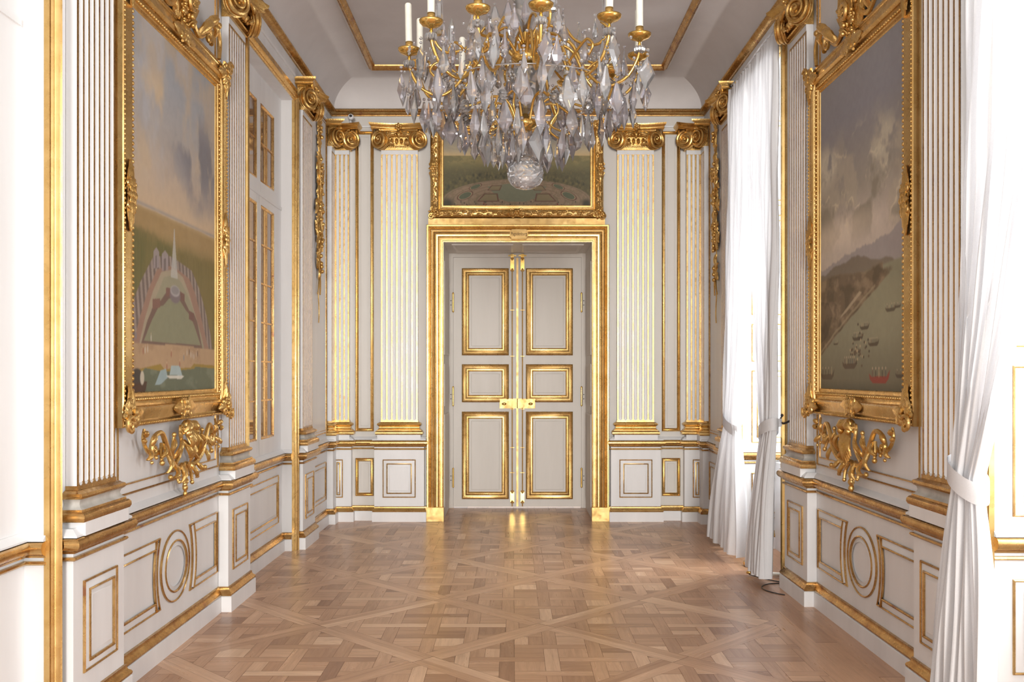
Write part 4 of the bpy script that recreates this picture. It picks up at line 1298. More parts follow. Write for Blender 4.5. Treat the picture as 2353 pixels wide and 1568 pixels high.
def paint_lake():
    P = Pic(400, 600); nx, ny = P.nx, P.ny; u, v = P.u, P.v
    P.c = P.grad([(0, (120, 110, 90)), (0.42, (168, 156, 142)), (0.50, (164, 152, 140)), (0.62, (132, 124, 112)), (0.75, (120, 115, 112)), (0.85, (114, 112, 116)), (1, (118, 116, 118))])
    n = fbm(nx, ny, 4, 6, 43); n2 = fbm(nx, ny, 7, 10, 49); n3 = fbm(nx, ny, 14, 20, 50)
    P.mix(ss(0.48, 0.62, n2)*ss(0.40, 0.5, v)*ss(0.86, 0.68, v)*0.6, srgb(152, 142, 124))
    P.mix(ss(0.50, 0.60, n)*ss(0.44, 0.5, v)*ss(0.80, 0.64, v)*0.75, srgb(112, 104, 88))
    # cloud rims
    rim = np.exp(-((n-0.50)/0.018)**2)*ss(0.46, 0.52, v)*ss(0.84, 0.70, v)
    P.mix(rim*0.55*ss(0.35, 0.6, n3), srgb(188, 176, 150))
    P.mix(P.ell(0.08, 0.73, 0.14, 0.06, 0.5)*ss(0.35, 0.55, n3)*0.7, srgb(172, 164, 146))
    P.mix(P.ell(0.80, 0.70, 0.12, 0.07, 0.6)*ss(0.4, 0.55, n3)*0.7, srgb(158, 150, 132))
    P.mix(P.ell(0.2, 0.50, 0.4, 0.04, 0.9)*0.5, srgb(206, 190, 168))
    # mountains
    ridge = 0.405+0.05*u+0.018*(n3[0][None, :]-0.5)*2
    m = ss(ridge+0.004, ridge-0.004, v)
    P.mix(m, srgb(134, 126, 122))
    ridge2 = 0.375+0.03*np.sin(u*4)+0.012*(n2[60][None, :]-0.5)*3
    P.mix(ss(ridge2+0.004, ridge2-0.004, v), srgb(104, 94, 80))
    # water
    P.mix(ss(0.345, 0.335, v-0.03*u)*1.0, srgb(118, 114, 92))
    P.mix(ss(0.20, 0.0, v)*0.75, srgb(82, 76, 58)); P.mix(ss(0.05, 0.0, v)*0.6, srgb(50, 44, 34))
    P.mix(P.ell(0.75, 0.25, 0.35, 0.08, 0.9)*0.35, srgb(134, 130, 104))
    # land, diagonal shore from lower left to upper right
    shore = 0.115+0.255*np.clip(u, 0, 1)**0.9+0.010*(n3-0.5)
    topl = 0.365-0.02*(u > 0.78)+0.006*np.sin(u*9)
    land = ss(shore-0.003, shore+0.003, v)*ss(topl+0.006, topl-0.006, v+0.012*(n3-0.5))*ss(0.90, 0.80, u+0.03*(n3-0.5))
    P.mix(land, srgb(92, 78, 58)); P.mix(land*ss(0.42, 0.66, fbm(nx, ny, 9, 26, 401))*0.75, srgb(130, 112, 88)); P.mix(land*ss(0.55, 0.40, n3)*0.5, srgb(58, 46, 32))
    path = np.abs(v-(shore+0.012)) < 0.004
    P.mix(path*(u < 0.7)*0.45, srgb(150, 136, 108))
    P.mix(P.poly([(0.28, 0.235), (0.36, 0.25), (0.55, 0.30), (0.52, 0.305), (0.30, 0.245)])*0.7, srgb(160, 144, 118))
    P.mix(P.poly([(0.0, 0.30), (0.0, 0.16), (0.10, 0.18), (0.18, 0.25), (0.12, 0.29)])*0.5, srgb(50, 38, 26))
    # boats
    def boat(cu, cv, w, hull, crew=4, seed=1):
        h = w*0.20
        P.mix(P.poly([(cu-w*1.1, cv+h*0.9), (cu-w, cv), (cu-w*0.7, cv-h*0.5), (cu+w*0.7, cv-h*0.5), (cu+w, cv+h*0.1), (cu+w*1.15, cv+h*1.4), (cu+w*0.8, cv+h*0.5), (cu-w*0.8, cv+h*0.4)])*0.9, srgb(*hull))
        rs = random.Random(seed)
        for k in range(crew):
            figure(P, cu-w*0.7+1.4*w*k/(max(1, crew-1)), cv+h*0.3, w*0.30, 0.7, rs.choice([(50, 42, 36), (90, 60, 50), (150, 130, 100), (60, 60, 66)]), rs)
    boat(0.74, 0.045, 0.10, (120, 44, 32), 5, 1); boat(0.10, 0.052, 0.09, (70, 56, 42), 4, 2); boat(0.96, 0.055, 0.05, (60, 48, 36), 3, 3)
    boat(0.40, 0.085, 0.085, (70, 52, 38), 6, 4); boat(0.58, 0.195, 0.05, (60, 50, 38), 5, 5); boat(0.50, 0.165, 0.06, (58, 46, 34), 6, 6)
    boat(0.68, 0.145, 0.055, (62, 48, 34), 6, 7); boat(0.86, 0.235, 0.05, (70, 60, 46), 4, 8); boat(0.22, 0.155, 0.03, (60, 46, 34), 3, 9); boat(0.93, 0.24, 0.03, (70, 60, 46), 3, 10)
    rs = random.Random(8)
    for k in range(46):
        a, b_ = rs.gauss(0.50, 0.07), rs.gauss(0.125, 0.022)
        P.mix(P.ell(a, b_, 0.008, 0.004, 0.4), srgb(*rs.choice([(54, 42, 32), (150, 134, 104), (80, 62, 46)])))
    P.c *= (0.93+0.13*fbm(nx, ny, 40, 60, 177, 3))[..., None]
    return P

def paint_garden():
    P = Pic(600, 320); nx, ny = P.nx, P.ny; u, v = P.u, P.v
    P.c = P.grad([(0, (150, 128, 98)), (0.70, (186, 160, 112)), (0.78, (168, 152, 120)), (0.9, (130, 124, 112)), (1, (112, 108, 102))])
    n = fbm(nx, ny, 6, 4, 63); n2 = fbm(nx, ny, 20, 12, 66); n3 = fbm(nx, ny, 60, 30, 68, 4)
    P.mix(ss(0.45, 0.65, n)*ss(0.7, 0.85, v)*0.5, srgb(120, 116, 106))
    land = ss(0.715, 0.70, v+0.01*(n2-0.5))
    P.mix(land, srgb(108, 100, 62)); P.mix(land*ss(0.45, 0.6, n2)*ss(0.55, 0.65, v)*0.6, srgb(140, 126, 76))
    P.mix(land*ss(0.60, 0.46, v)*(0.3+n3*0.9).clip(0, 1), srgb(74, 70, 42)); P.mix(land*ss(0.56, 0.70, n3)*0.5, srgb(112, 100, 60))
    def E(ru, rv): return np.sqrt(((u-0.5)/ru)**2+((v-0.10)/rv)**2)
    gd = ss(1.02, 0.98, E(0.50, 0.29))*(v > 0.0)
    P.mix(np.clip(gd+(v < 0.10), 0, 1), srgb(138, 116, 92)); P.mix(np.clip(gd, 0, 1)*ss(0.45, 0.65, n3)*0.55, srgb(112, 98, 70)); P.mix(np.clip(gd, 0, 1)*((np.sin(E(0.50, 0.29)*60) > 0.75)*0.4), srgb(96, 84, 58))
    P.mix(P.poly([(0.30, 0.29), (0.44, 0.33), (0.56, 0.33), (0.70, 0.29), (0.62, 0.13), (0.56, 0.09), (0.44, 0.09), (0.38, 0.13)])*0.95, srgb(110, 112, 88))
    for sg in (-1, 1):
        def q(pts): return [(0.5+sg*(a-0.5), b) for a, b in pts]
        for pts in ([(0.23, 0.09), (0.28, 0.20), (0.37, 0.20), (0.38, 0.09)], [(0.30, 0.24), (0.33, 0.31), (0.40, 0.31), (0.385, 0.24)]):
            P.mix(P.poly(q(pts)), srgb(96, 62, 46))
            cx = sum(a for a, b in pts)/4; cy = sum(b for a, b in pts)/4
            P.mix(P.poly(q([(cx+(a-cx)*0.86, cy+(b-cy)*0.8) for a, b in pts])), srgb(112, 102, 70))
            P.mix(P.poly(q([(cx+(a-cx)*0.80, cy+(b-cy)*0.72) for a, b in pts]))*(np.sin(v*300) > 0)*0.7, srgb(140, 120, 88))
        for cu, cv, ru, rv in ((0.15, 0.17, 0.055, 0.055), (0.22, 0.29, 0.045, 0.035)):
            uu = 0.5+sg*(cu-0.5); sk = (u-uu)*0.7*(-sg)*-1
            d = np.sqrt(((u-uu)/ru)**2+((v-cv-sk*0.9)/rv)**2)
            P.mix((d < 1).astype(float), srgb(92, 60, 46)); P.mix((d < 0.86).astype(float), srgb(150, 130, 98)); P.mix((d < 0.74).astype(float), srgb(84, 90, 66))
    rs = random.Random(4)
    for k in range(40):
        a = rs.random(); b_ = rs.uniform(0.03, 0.09)
        P.mix(P.ell(a, b_, 0.004, 0.013, 0.4), srgb(*rs.choice([(60, 46, 36), (120, 44, 34), (70, 64, 48), (150, 140, 110)])))
    for k in range(170):
        a = rs.random(); rr = E(0.5, 0.29)
        b_ = 0.10+0.30*math.sqrt(max(0, 1-((a-0.5)/0.52)**2))+rs.uniform(0, 0.10)
        P.mix(P.ell(a, b_, 0.007, 0.02, 0.5)*0.8, srgb(*rs.choice([(72, 68, 40), (56, 54, 34), (104, 94, 54)])))
    P.mix(P.ell(0.03, 0.06, 0.04, 0.07, 0.6), srgb(58, 54, 36)); P.mix(P.ell(0.97, 0.06, 0.03, 0.06, 0.6), srgb(58, 54, 36))
    P.c *= (0.94+0.12*fbm(nx, ny, 60, 40, 277, 3))[..., None]
    return P

# ------------------------------------------------------------------ frames
def corner_orn(mb, F, s, z, o, ds, dz, k=1.0, seed=1):
    """rocaille corner cartouche; ds,dz point outward from the picture"""
    rs = random.Random(seed)
    for a in range(8):
        t = a/8*360+rs.uniform(-15, 15)
        leaf(mb, F, s, o, z, t, 0.082*k*rs.uniform(0.85, 1.15), 0.060*k, 0.40, rs.choice([-1, 1])*rs.uniform(50, 100), lobes=3)
    for q in range(16):
        a = rs.uniform(0, 2*PI); d = rs.uniform(0.01, 0.075)*k; w = rs.uniform(0.010, 0.021)*k
        blob(mb, F, s+d*math.cos(a), o+(0.050-0.35*d), z+d*math.sin(a), w, w, w, seg=7, rings=5)
    scroll(mb, F, s+ds*0.045*k, o+0.04*k, z+dz*0.045*k, 0.042*k, 0.010*k, 30, 1.4*ds*dz, 0.012*k, 0.008*k)
    scroll(mb, F, s-ds*0.050*k, o+0.03*k, z+dz*0.030*k, 0.028*k, 0.008*k, 120, -1.3*ds*dz, 0.009*k, 0.006*k, n=16)
    scroll(mb, F, s+ds*0.030*k, o+0.03*k, z-dz*0.055*k, 0.028*k, 0.008*k, 220, -1.3*ds*dz, 0.009*k, 0.006*k, n=16)
    for sg in (0, 1):
        L = 0.15*k
        ang = (180 if ds > 0 else 0) if sg == 0 else (-90 if dz > 0 else 90)
        leaf(mb, F, s, o+0.004, z, ang, L, 0.065*k, 0.16, 12)
        leaf(mb, F, s, o+0.008, z, ang+20, L*0.85, 0.045*k, 0.2, -50)
        leaf(mb, F, s, o+0.008, z, ang-20, L*0.85, 0.045*k, 0.2, 50)

def mid_orn(mb, F, s, z, o, vertical, k=1.0, seed=1):
    for sg in (-1, 1):
        a = (90 if sg > 0 else -90) if vertical else (0 if sg > 0 else 180)
        leaf(mb, F, s, o+0.01, z, a, 0.19*k, 0.085*k, 0.14, 0)
        for w in (-1, 1):
            leaf(mb, F, s, o+0.012, z, a+w*26, 0.12*k, 0.055*k, 0.30, -w*50)
            p = 0.06*k
            cs, cz = (s+w*p*0.6, z+sg*p) if vertical else (s+sg*p, z+w*p*0.6)
            scroll(mb, F, cs, o+0.035*k, cz, 0.024*k, 0.006*k, 90*sg, 1.3*w*sg, 0.009*k, 0.006*k, n=16)
    for a in range(6): leaf(mb, F, s, o+0.025, z, a*60, 0.06*k, 0.04*k, 0.5)
    blob(mb, F, s, o+0.055*k, z, 0.022*k, 0.018*k, 0.022*k)

def palace_frame(F, c, root, label_side):
    """large gilded frame: outer bead, broad cove, carved egg band, sight edge"""
    s0, s1, z0, z1 = c-0.845, c+0.845, 1.30, 3.60
    mb = MB(); w = 0.175
    prof = [(0, 0.0), (0, 0.042), (0.006, 0.048), (0.018, 0.048), (0.022, 0.040), (0.030, 0.036), (0.045, 0.041), (0.070, 0.052), (0.088, 0.056), (0.098, 0.048), (0.102, 0.032), (0.110, 0.028), (0.120, 0.028), (0.128, 0.032), (0.146, 0.032), (0.150, 0.024), (0.160, 0.022), (0.168, 0.024), (w, 0.014), (w, 0.0)]
    fsweep(mb, F, rect(s0, s1, z0, z1), prof, True)
    mb.build('frame', GOLD, root, 40)
    # carved bead course
    mb = MB(); d = 0.136; q = 0.030
    for (a0, b0, a1, b1) in ((s0+d, z0+d, s0+d, z1-d), (s1-d, z0+d, s1-d, z1-d), (s0+d, z0+d, s1-d, z0+d), (s0+d, z1-d, s1-d, z1-d)):
        L = math.hypot(a1-a0, b1-b0); n = int(L/q)
        for i in range(n):
            t = (i+0.5)/n; vert = a0 == a1
            blob(mb, F, a0+(a1-a0)*t, 0.037, b0+(b1-b0)*t, 0.010 if vert else 0.012, 0.010, 0.012 if vert else 0.010, seg=6, rings=4)
    mb.build('carved_beading', GOLDC, root, True)
    mb = MB()
    for (a0, b0, a1, b1) in ((s0+.012, z0, s0+.012, z1), (s1-.012, z0, s1-.012, z1), (s0, z0+.012, s1, z0+.012)):
        L = math.hypot(a1-a0, b1-b0); n = int(L/0.024)
        for i in range(n):
            t = (i+0.5)/n; vert = a0 == a1
            blob(mb, F, a0+(a1-a0)*t, 0.050, b0+(b1-b0)*t, 0.006 if vert else 0.009, 0.006, 0.009 if vert else 0.006, seg=5, rings=3)
    mb.build('edge_beading', GOLDC, root, True)
    sd = 0
    for ds in (-1, 1):
        for dz in (-1, 1):
            sd += 1
            mb = MB()
            corner_orn(mb, Relief(F, 0.047, 0.7), (s0+0.065 if ds < 0 else s1-0.065), (z0+0.06 if dz < 0 else z1-0.06), 0.045, ds, dz, 1.05, sd)
            mb.build('corner_ornament', GOLDC, root, 50)
    for s, z, ver in ((s0+0.065, (z0+z1)/2, True), (s1-0.065, (z0+z1)/2, True), (c, z0+0.075, False), (c, z1-0.075, False)):
        mb = MB(); mid_orn(mb, Relief(F, 0.047, 0.5), s, z, 0.045, ver, 0.95); mb.build('side_ornament', GOLDC, root, 50)
    # crest on the top edge
    mb = MB(); zt = z1-0.02
    rs = random.Random(17)
    for a in range(-4, 5):
        leaf(mb, F, c+a*0.020, 0.03, zt, 90-a*8, 0.40-0.03*abs(a), 0.045, 0.08, -a*7, lobes=7, nu=14)
    for a in range(-5, 6):
        tube(mb, [F.p(c+a*0.014, 0.07, zt+0.05), F.p(c+a*0.020, 0.095, zt+0.2), F.p(c+a*0.032, 0.07, zt+0.38)], [0.006, 0.007, 0.004], 5)
    for q in range(34):
        a = rs.uniform(-0.12, 0.12); bw_ = rs.uniform(0.010, 0.02)
        blob(mb, F, c+a, rs.uniform(0.05, 0.10), zt+rs.uniform(0.0, 0.16), bw_, bw_, bw_, seg=7, rings=5)
        if q % 2: leaf(mb, F, c+a, 0.05, zt+rs.uniform(0.0, 0.42), 90-a*300+rs.uniform(-40, 40), rs.uniform(0.05, 0.10), 0.035, 0.4, rs.uniform(-70, 70), nu=6)
    scroll(mb, F, c, 0.10, zt+0.12, 0.06, 0.012, 0, 1.5, 0.018, 0.010)
    blob(mb, F, c, 0.08, zt+0.42, 0.05, 0.04, 0.06)
    for sg in (-1, 1):
        ctube(mb, F, [(c+sg*0.08, 0.05, zt+0.30), (c+sg*0.17, 0.06, zt+0.22), (c+sg*0.16, 0.05, zt+0.08), (c+sg*0.26, 0.05, zt+0.03), (c+sg*0.36, 0.05, zt+0.07)], 0.020, 0.014)
        scroll(mb, F, c+sg*0.44, 0.05, zt+0.10, 0.072, 0.012, 90+90*sg, -1.25*sg, 0.018, 0.010)
        scroll(mb, F, c+sg*0.19, 0.07, zt+0.36, 0.055, 0.012, 270, 1.3*sg, 0.016, 0.008)
        ctube(mb, F, [(c+sg*0.50, 0.05, zt+0.06), (c+sg*0.57, 0.05, zt+0.16), (c+sg*0.62, 0.05, zt+0.21), (c+sg*0.68, 0.05, zt+0.13), (c+sg*0.66, 0.05, zt+0.02)], 0.016, 0.012)
        leaf(mb, F, c+sg*0.40, 0.05, zt+0.14, 90-sg*25, 0.16, 0.06, 0.3, -sg*60)
        leaf(mb, F, c+sg*0.56, 0.05, zt+0.12, 90+sg*20, 0.11, 0.05, 0.3, sg*80)
        leaf(mb, F, c+sg*0.28, 0.05, zt+0.04, 90-sg*10, 0.18, 0.07, 0.3, -sg*70)
        blob(mb, F, c+sg*0.62, 0.06, zt+0.22, 0.022, 0.022, 0.022)
    mb.build('crest', GOLDC, root, 50)
    return s0, s1, z0, z1, w

def side_painting(F, c, P, flip, label, lab2):
    r = thing('framed_painting', label, 'painting', F.p(c, 0.0, 1.30))
    s0, s1, z0, z1, w = palace_frame(F, c, r, 0)
    canvas_obj(P, F, s0+w-0.012, s1-w+0.012, z0+w-0.03, z1-w+0.012, 0.017, r, flip, 1.75 if flip else 1.08)
    mb = MB(); box(mb, F, s0+0.02, s1-0.02, 0.0, 0.012, z0+0.02, z1-0.02)
    mb.build('backing_board', INK, r)
    adopt(r)
side_painting(FL, 5.492, paint_fountain(), False, 'tall gilt framed painting of a fountain court and pool on the left wall', '')
side_painting(FR, 5.63, paint_lake(), True, 'tall gilt framed painting of dark water with boats on the right wall', '')

def overdoor():
    r = thing('framed_painting', 'wide gilt framed painting of a formal garden above the double door', 'painting', FB.p(-0.012, 0.0, 3.235))
    F = FB; s0, s1, z0, z1 = -0.935, 0.915, 3.237, 4.275
    mb = MB(); w = 0.145
    prof = [(0, 0.0), (0, 0.05), (0.010, 0.066), (0.030, 0.078), (0.055, 0.080), (0.078, 0.070), (0.090, 0.052), (0.094, 0.036), (0.104, 0.042), (0.116, 0.044), (0.122, 0.030), (0.134, 0.030), (w, 0.020), (w, 0.0)]
    fsweep(mb, F, rect(s0, s1, z0, z1), prof, True)
    mb.build('frame', GOLD, r, 40)
    mb = MB(); rs = random.Random(9)
    d = 0.048
    for (a0, b0, a1, b1) in ((s0+d, z0+d, s0+d, z1-d), (s1-d, z0+d, s1-d, z1-d), (s0+d, z0+d, s1-d, z0+d), (s0+d, z1-d, s1-d, z1-d)):
        L = math.hypot(a1-a0, b1-b0); n = int(L/0.052); vert = a0 == a1
        for i in range(n):
            t = (i+0.5)/n; s, z = a0+(a1-a0)*t, b0+(b1-b0)*t
            a = (90 if vert else 0)
            sg = 1 if i % 2 else -1
            leaf(mb, F, s, 0.070, z, a+sg*50+rs.uniform(-15, 15), 0.062, 0.032, 0.25, -sg*80, nu=6)
            scroll(mb, F, s+(-sg*0.018 if vert else 0), 0.080, z+(0 if vert else -sg*0.018), 0.016, 0.005, rs.uniform(0, 360), sg*1.1, 0.0055, 0.004, n=9, eye=False)
            blob(mb, F, s+rs.uniform(-.03, .03), 0.078, z+rs.uniform(-.03, .03), 0.009, 0.008, 0.009, seg=6, rings=4)
    mb.build('carved_relief', GOLDC, r, 50)
    for ds in (-1, 1):
        for dz in (-1, 1):
            mb = MB(); corner_orn(mb, F, s0+0.05 if ds < 0 else s1-0.05, z0+0.05 if dz < 0 else z1-0.05, 0.06, ds, dz, 0.80, ds+dz*3)
            mb.build('corner_ornament', GOLDC, r, 50)
    cs, cz = (s0+s1)/2, (z0+z1)/2
    for s, z, v in ((s0+0.035, cz, True), (s1-0.035, cz, True), (cs, z0+0.045, False), (cs, z1-0.045, False)):
        mb = MB(); mid_orn(mb, F, s, z, 0.06, v, 0.85)
        if not v:
            for a in range(7): leaf(mb, F, s, 0.08, z-0.03, 30+a*20, 0.075, 0.028, 0.3)
        mb.build('side_ornament', GOLDC, r, 50)
    canvas_obj(paint_garden(), F, s0+w-0.012, s1-w+0.012, z0+w-0.036, z1-w+0.012, 0.023, r, False, 1.15)
    adopt(r)
overdoor()

# carved gilt brackets hanging below the two side paintings
def bracket(F, c, label, seed, shell):
    rs = random.Random(seed)
    r = thing('carved_bracket', label, 'wall ornament', F.p(c, 0.0, 1.0))
    zt = 1.29
    mb = MB()
    O = 0.045
    # centre cartouche / shell
    blob(mb, F, c, O+0.025, zt-0.02, 0.045, 0.04, 0.034)
    if shell:
        for a in range(-4, 5): leaf(mb, F, c+a*0.008, O+0.03, zt-0.06, -90+a*7, 0.20-0.012*abs(a), 0.034, 0.16, -a*5, lobes=1)
    else:
        for a in (-1, 1):
            leaf(mb, F, c+a*0.03, O+0.03, zt-0.03, -90+a*8, 0.13, 0.06, 0.35, -a*10)
            leaf(mb, F, c+a*0.05, O+0.02, zt-0.10, -90+a*12, 0.13, 0.05, 0.3, -a*70)
        leaf(mb, F, c, O+0.02, zt-0.06, -90, 0.17, 0.05, 0.25, 0)
    for a in (-1, 1):
        leaf(mb, F, c, O+0.03, zt-0.03, 90-a*70, 0.11, 0.06, 0.3, -a*60)
        blob(mb, F, c+a*0.065, O+0.05, zt-0.06, 0.024, 0.024, 0.024)
    mb.build('cartouche', GOLDC, r, 50)
    for sg in (-1, 1):
        mb = MB()
        # inner S scroll
        ctube(mb, F, [(c+sg*0.10, O+0.02, zt-0.02), (c+sg*0.135, O+0.03, zt-0.06), (c+sg*0.11, O+0.03, zt-0.13), (c+sg*0.13, O+0.02, zt-0.19), (c+sg*0.19, O+0.02, zt-0.225)], 0.011, 0.013)
        scroll(mb, F, c+sg*0.115, O+0.03, zt-0.035, 0.032, 0.008, 0, 1.1*sg, 0.013, 0.008, n=16)
        # outer big branch
        ctube(mb, F, [(c+sg*0.04, O, zt-0.25), (c+sg*0.14, O+0.01, zt-0.255), (c+sg*0.26, O+0.02, zt-0.20), (c+sg*0.33, O+0.02, zt-0.11), (c+sg*0.40, O+0.02, zt-0.04), (c+sg*0.48, O+0.01, zt-0.06), (c+sg*0.50, O, zt-0.12)], 0.020, 0.011)
        ctube(mb, F, [(c+sg*0.34, O, zt-0.13), (c+sg*0.45, O, zt-0.155), (c+sg*0.55, O, zt-0.12), (c+sg*0.60, O, zt-0.06), (c+sg*0.585, O, zt-0.01)], 0.014, 0.008)
        scroll(mb, F, c+sg*0.475, O+0.01, zt-0.125, 0.04, 0.010, 90, -1.2*sg, 0.012, 0.008, n=18)
        for (s, z, a, L, cu) in ((0.20, -0.20, 95, 0.15, 50), (0.27, -0.17, 100, 0.11, 30), (0.36, -0.10, -70, 0.12, 50), (0.30, -0.16, -100, 0.13, 60), (0.55, -0.12, -60, 0.09, 40), (0.60, -0.05, 60, 0.06, -60), (0.52, -0.10, 80, 0.07, 60), (0.17, -0.24, -80, 0.12, 80), (0.08, -0.24, -95, 0.13, 60), (0.62, -0.07, -10, 0.05, 40)):
            leaf(mb, F, c+sg*s, O+0.015, zt+z, a if sg > 0 else 180-a, L*0.9, 0.030, 0.28, cu*sg)
        for (s, z, q) in ((0.235, -0.06, .018), (0.415, -0.20, .020), (0.29, -0.29, .019), (0.56, -0.185, .013), (0.625, -0.03, .013), (0.155, -0.33, .015), (0.06, -0.355, .017), (0.50, -0.165, .014)):
            blob(mb, F, c+sg*s, O+0.03, zt+z, q*0.8, q*0.8, q*0.8)
        ctube(mb, F, [(c+sg*0.21, O+0.01, zt-0.20), (c+sg*0.23, O+0.02, zt-0.13), (c+sg*0.235, O+0.03, zt-0.065)], 0.012, 0.009)
        ctube(mb, F, [(c+sg*0.37, O+0.01, zt-0.10), (c+sg*0.40, O+0.02, zt-0.15), (c+sg*0.415, O+0.03, zt-0.20)], 0.012, 0.009)
        ctube(mb, F, [(c+sg*0.10, O+0.01, zt-0.26), (c+sg*0.15, O+0.02, zt-0.30), (c+sg*0.155, O+0.03, zt-0.335)], 0.013, 0.009)
        ctube(mb, F, [(c+sg*0.02, O+0.01, zt-0.24), (c+sg*0.06, O+0.02, zt-0.29), (c+sg*0.06, O+0.03, zt-0.35)], 0.013, 0.009)
        mb.build('scrollwork', GOLDC, r, 50)
    mb = MB()
    if shell: z2 = zt-0.27
    else: z2 = zt-0.25
    for sg in (-1, 1):
        ctube(mb, F, [(c+sg*0.01, O, z2), (c+sg*0.03, O+0.01, z2-0.05), (c+sg*0.012, O, z2-0.10)], 0.011, 0.006)
        leaf(mb, F, c, O, z2-0.12, 90-sg*35, 0.05, 0.025, 0.3)
    blob(mb, F, c, O+0.01, z2-0.13, 0.018, 0.018, 0.022); blob(mb, F, c, O+0.01, z2-0.165 if not shell else z2-0.05, 0.014, 0.014, 0.018)
    mb.build('pendant_drop', GOLDC, r, 50)
    adopt(r)
bracket(FL, 5.50, 'carved gilt rocaille bracket hanging below the fountain court painting', 3, False)
bracket(FR, 5.63, 'carved gilt bracket with a central shell below the boats painting', 4, True)

# carved trophy garlands on the narrow wall panels by the far corners
def garland(F, s, label, seed):
    rs = random.Random(seed)
    r = thing('carved_garland', label, 'wall ornament', F.p(s, 0, 2.05))
    mb = MB()
    z0, z1 = 2.08, 4.06
    pts = [(s+0.018*math.sin(i*1.3), 0.018, z0+(z1-z0)*i/24) for i in range(25)]
    ctube(mb, F, pts, 0.006, 0.007)
    for q in (-1, 1):
        ctube(mb, F, [(s+q*0.06, 0.02, 2.36), (s+q*0.02, 0.03, 2.48), (s-q*0.05, 0.03, 2.66)], 0.007, 0.010)
    mb.build('stem', GOLDC, r, True)
    for name, za, zb, dens, wid in (('ribbon_bow', 3.72, 4.05, 9, 0.07), ('leaf_cluster', 3.35, 3.72, 26, 0.12), ('trophy', 2.85, 3.36, 46, 0.17), ('lower_cluster', 2.50, 2.86, 14, 0.09)):
        mb = MB()
        for k in range(dens):
            z = rs.uniform(za, zb); w = rs.uniform(-wid, wid)*0.7
            leaf(mb, F, s+w, 0.012, z, rs.choice([100, 80, 60, 120, -70, -110])+rs.uniform(-20, 20), rs.uniform(0.07, 0.15), rs.uniform(0.03, 0.05), 0.18, rs.uniform(-50, 50), nu=7)
            if k % 3 == 0: blob(mb, F, s+w*0.7, 0.045, z, 0.02, 0.022, 0.022, seg=7, rings=5)
        if name == 'trophy':
            for q in (-1, 1): tube(mb, [F.p(s-q*0.12, 0.03, 2.80), F.p(s+q*0.11, 0.05, 3.62)], [0.010, 0.006], 6)
        mb.build(name, GOLDC, r, 50)
    adopt(r)
garland(FL, 9.47, 'gilt carved garland hanging on the narrow panel in the far left corner', 5)
garland(FR, 9.54, 'gilt carved garland on the narrow panel beside the far curtain', 6)

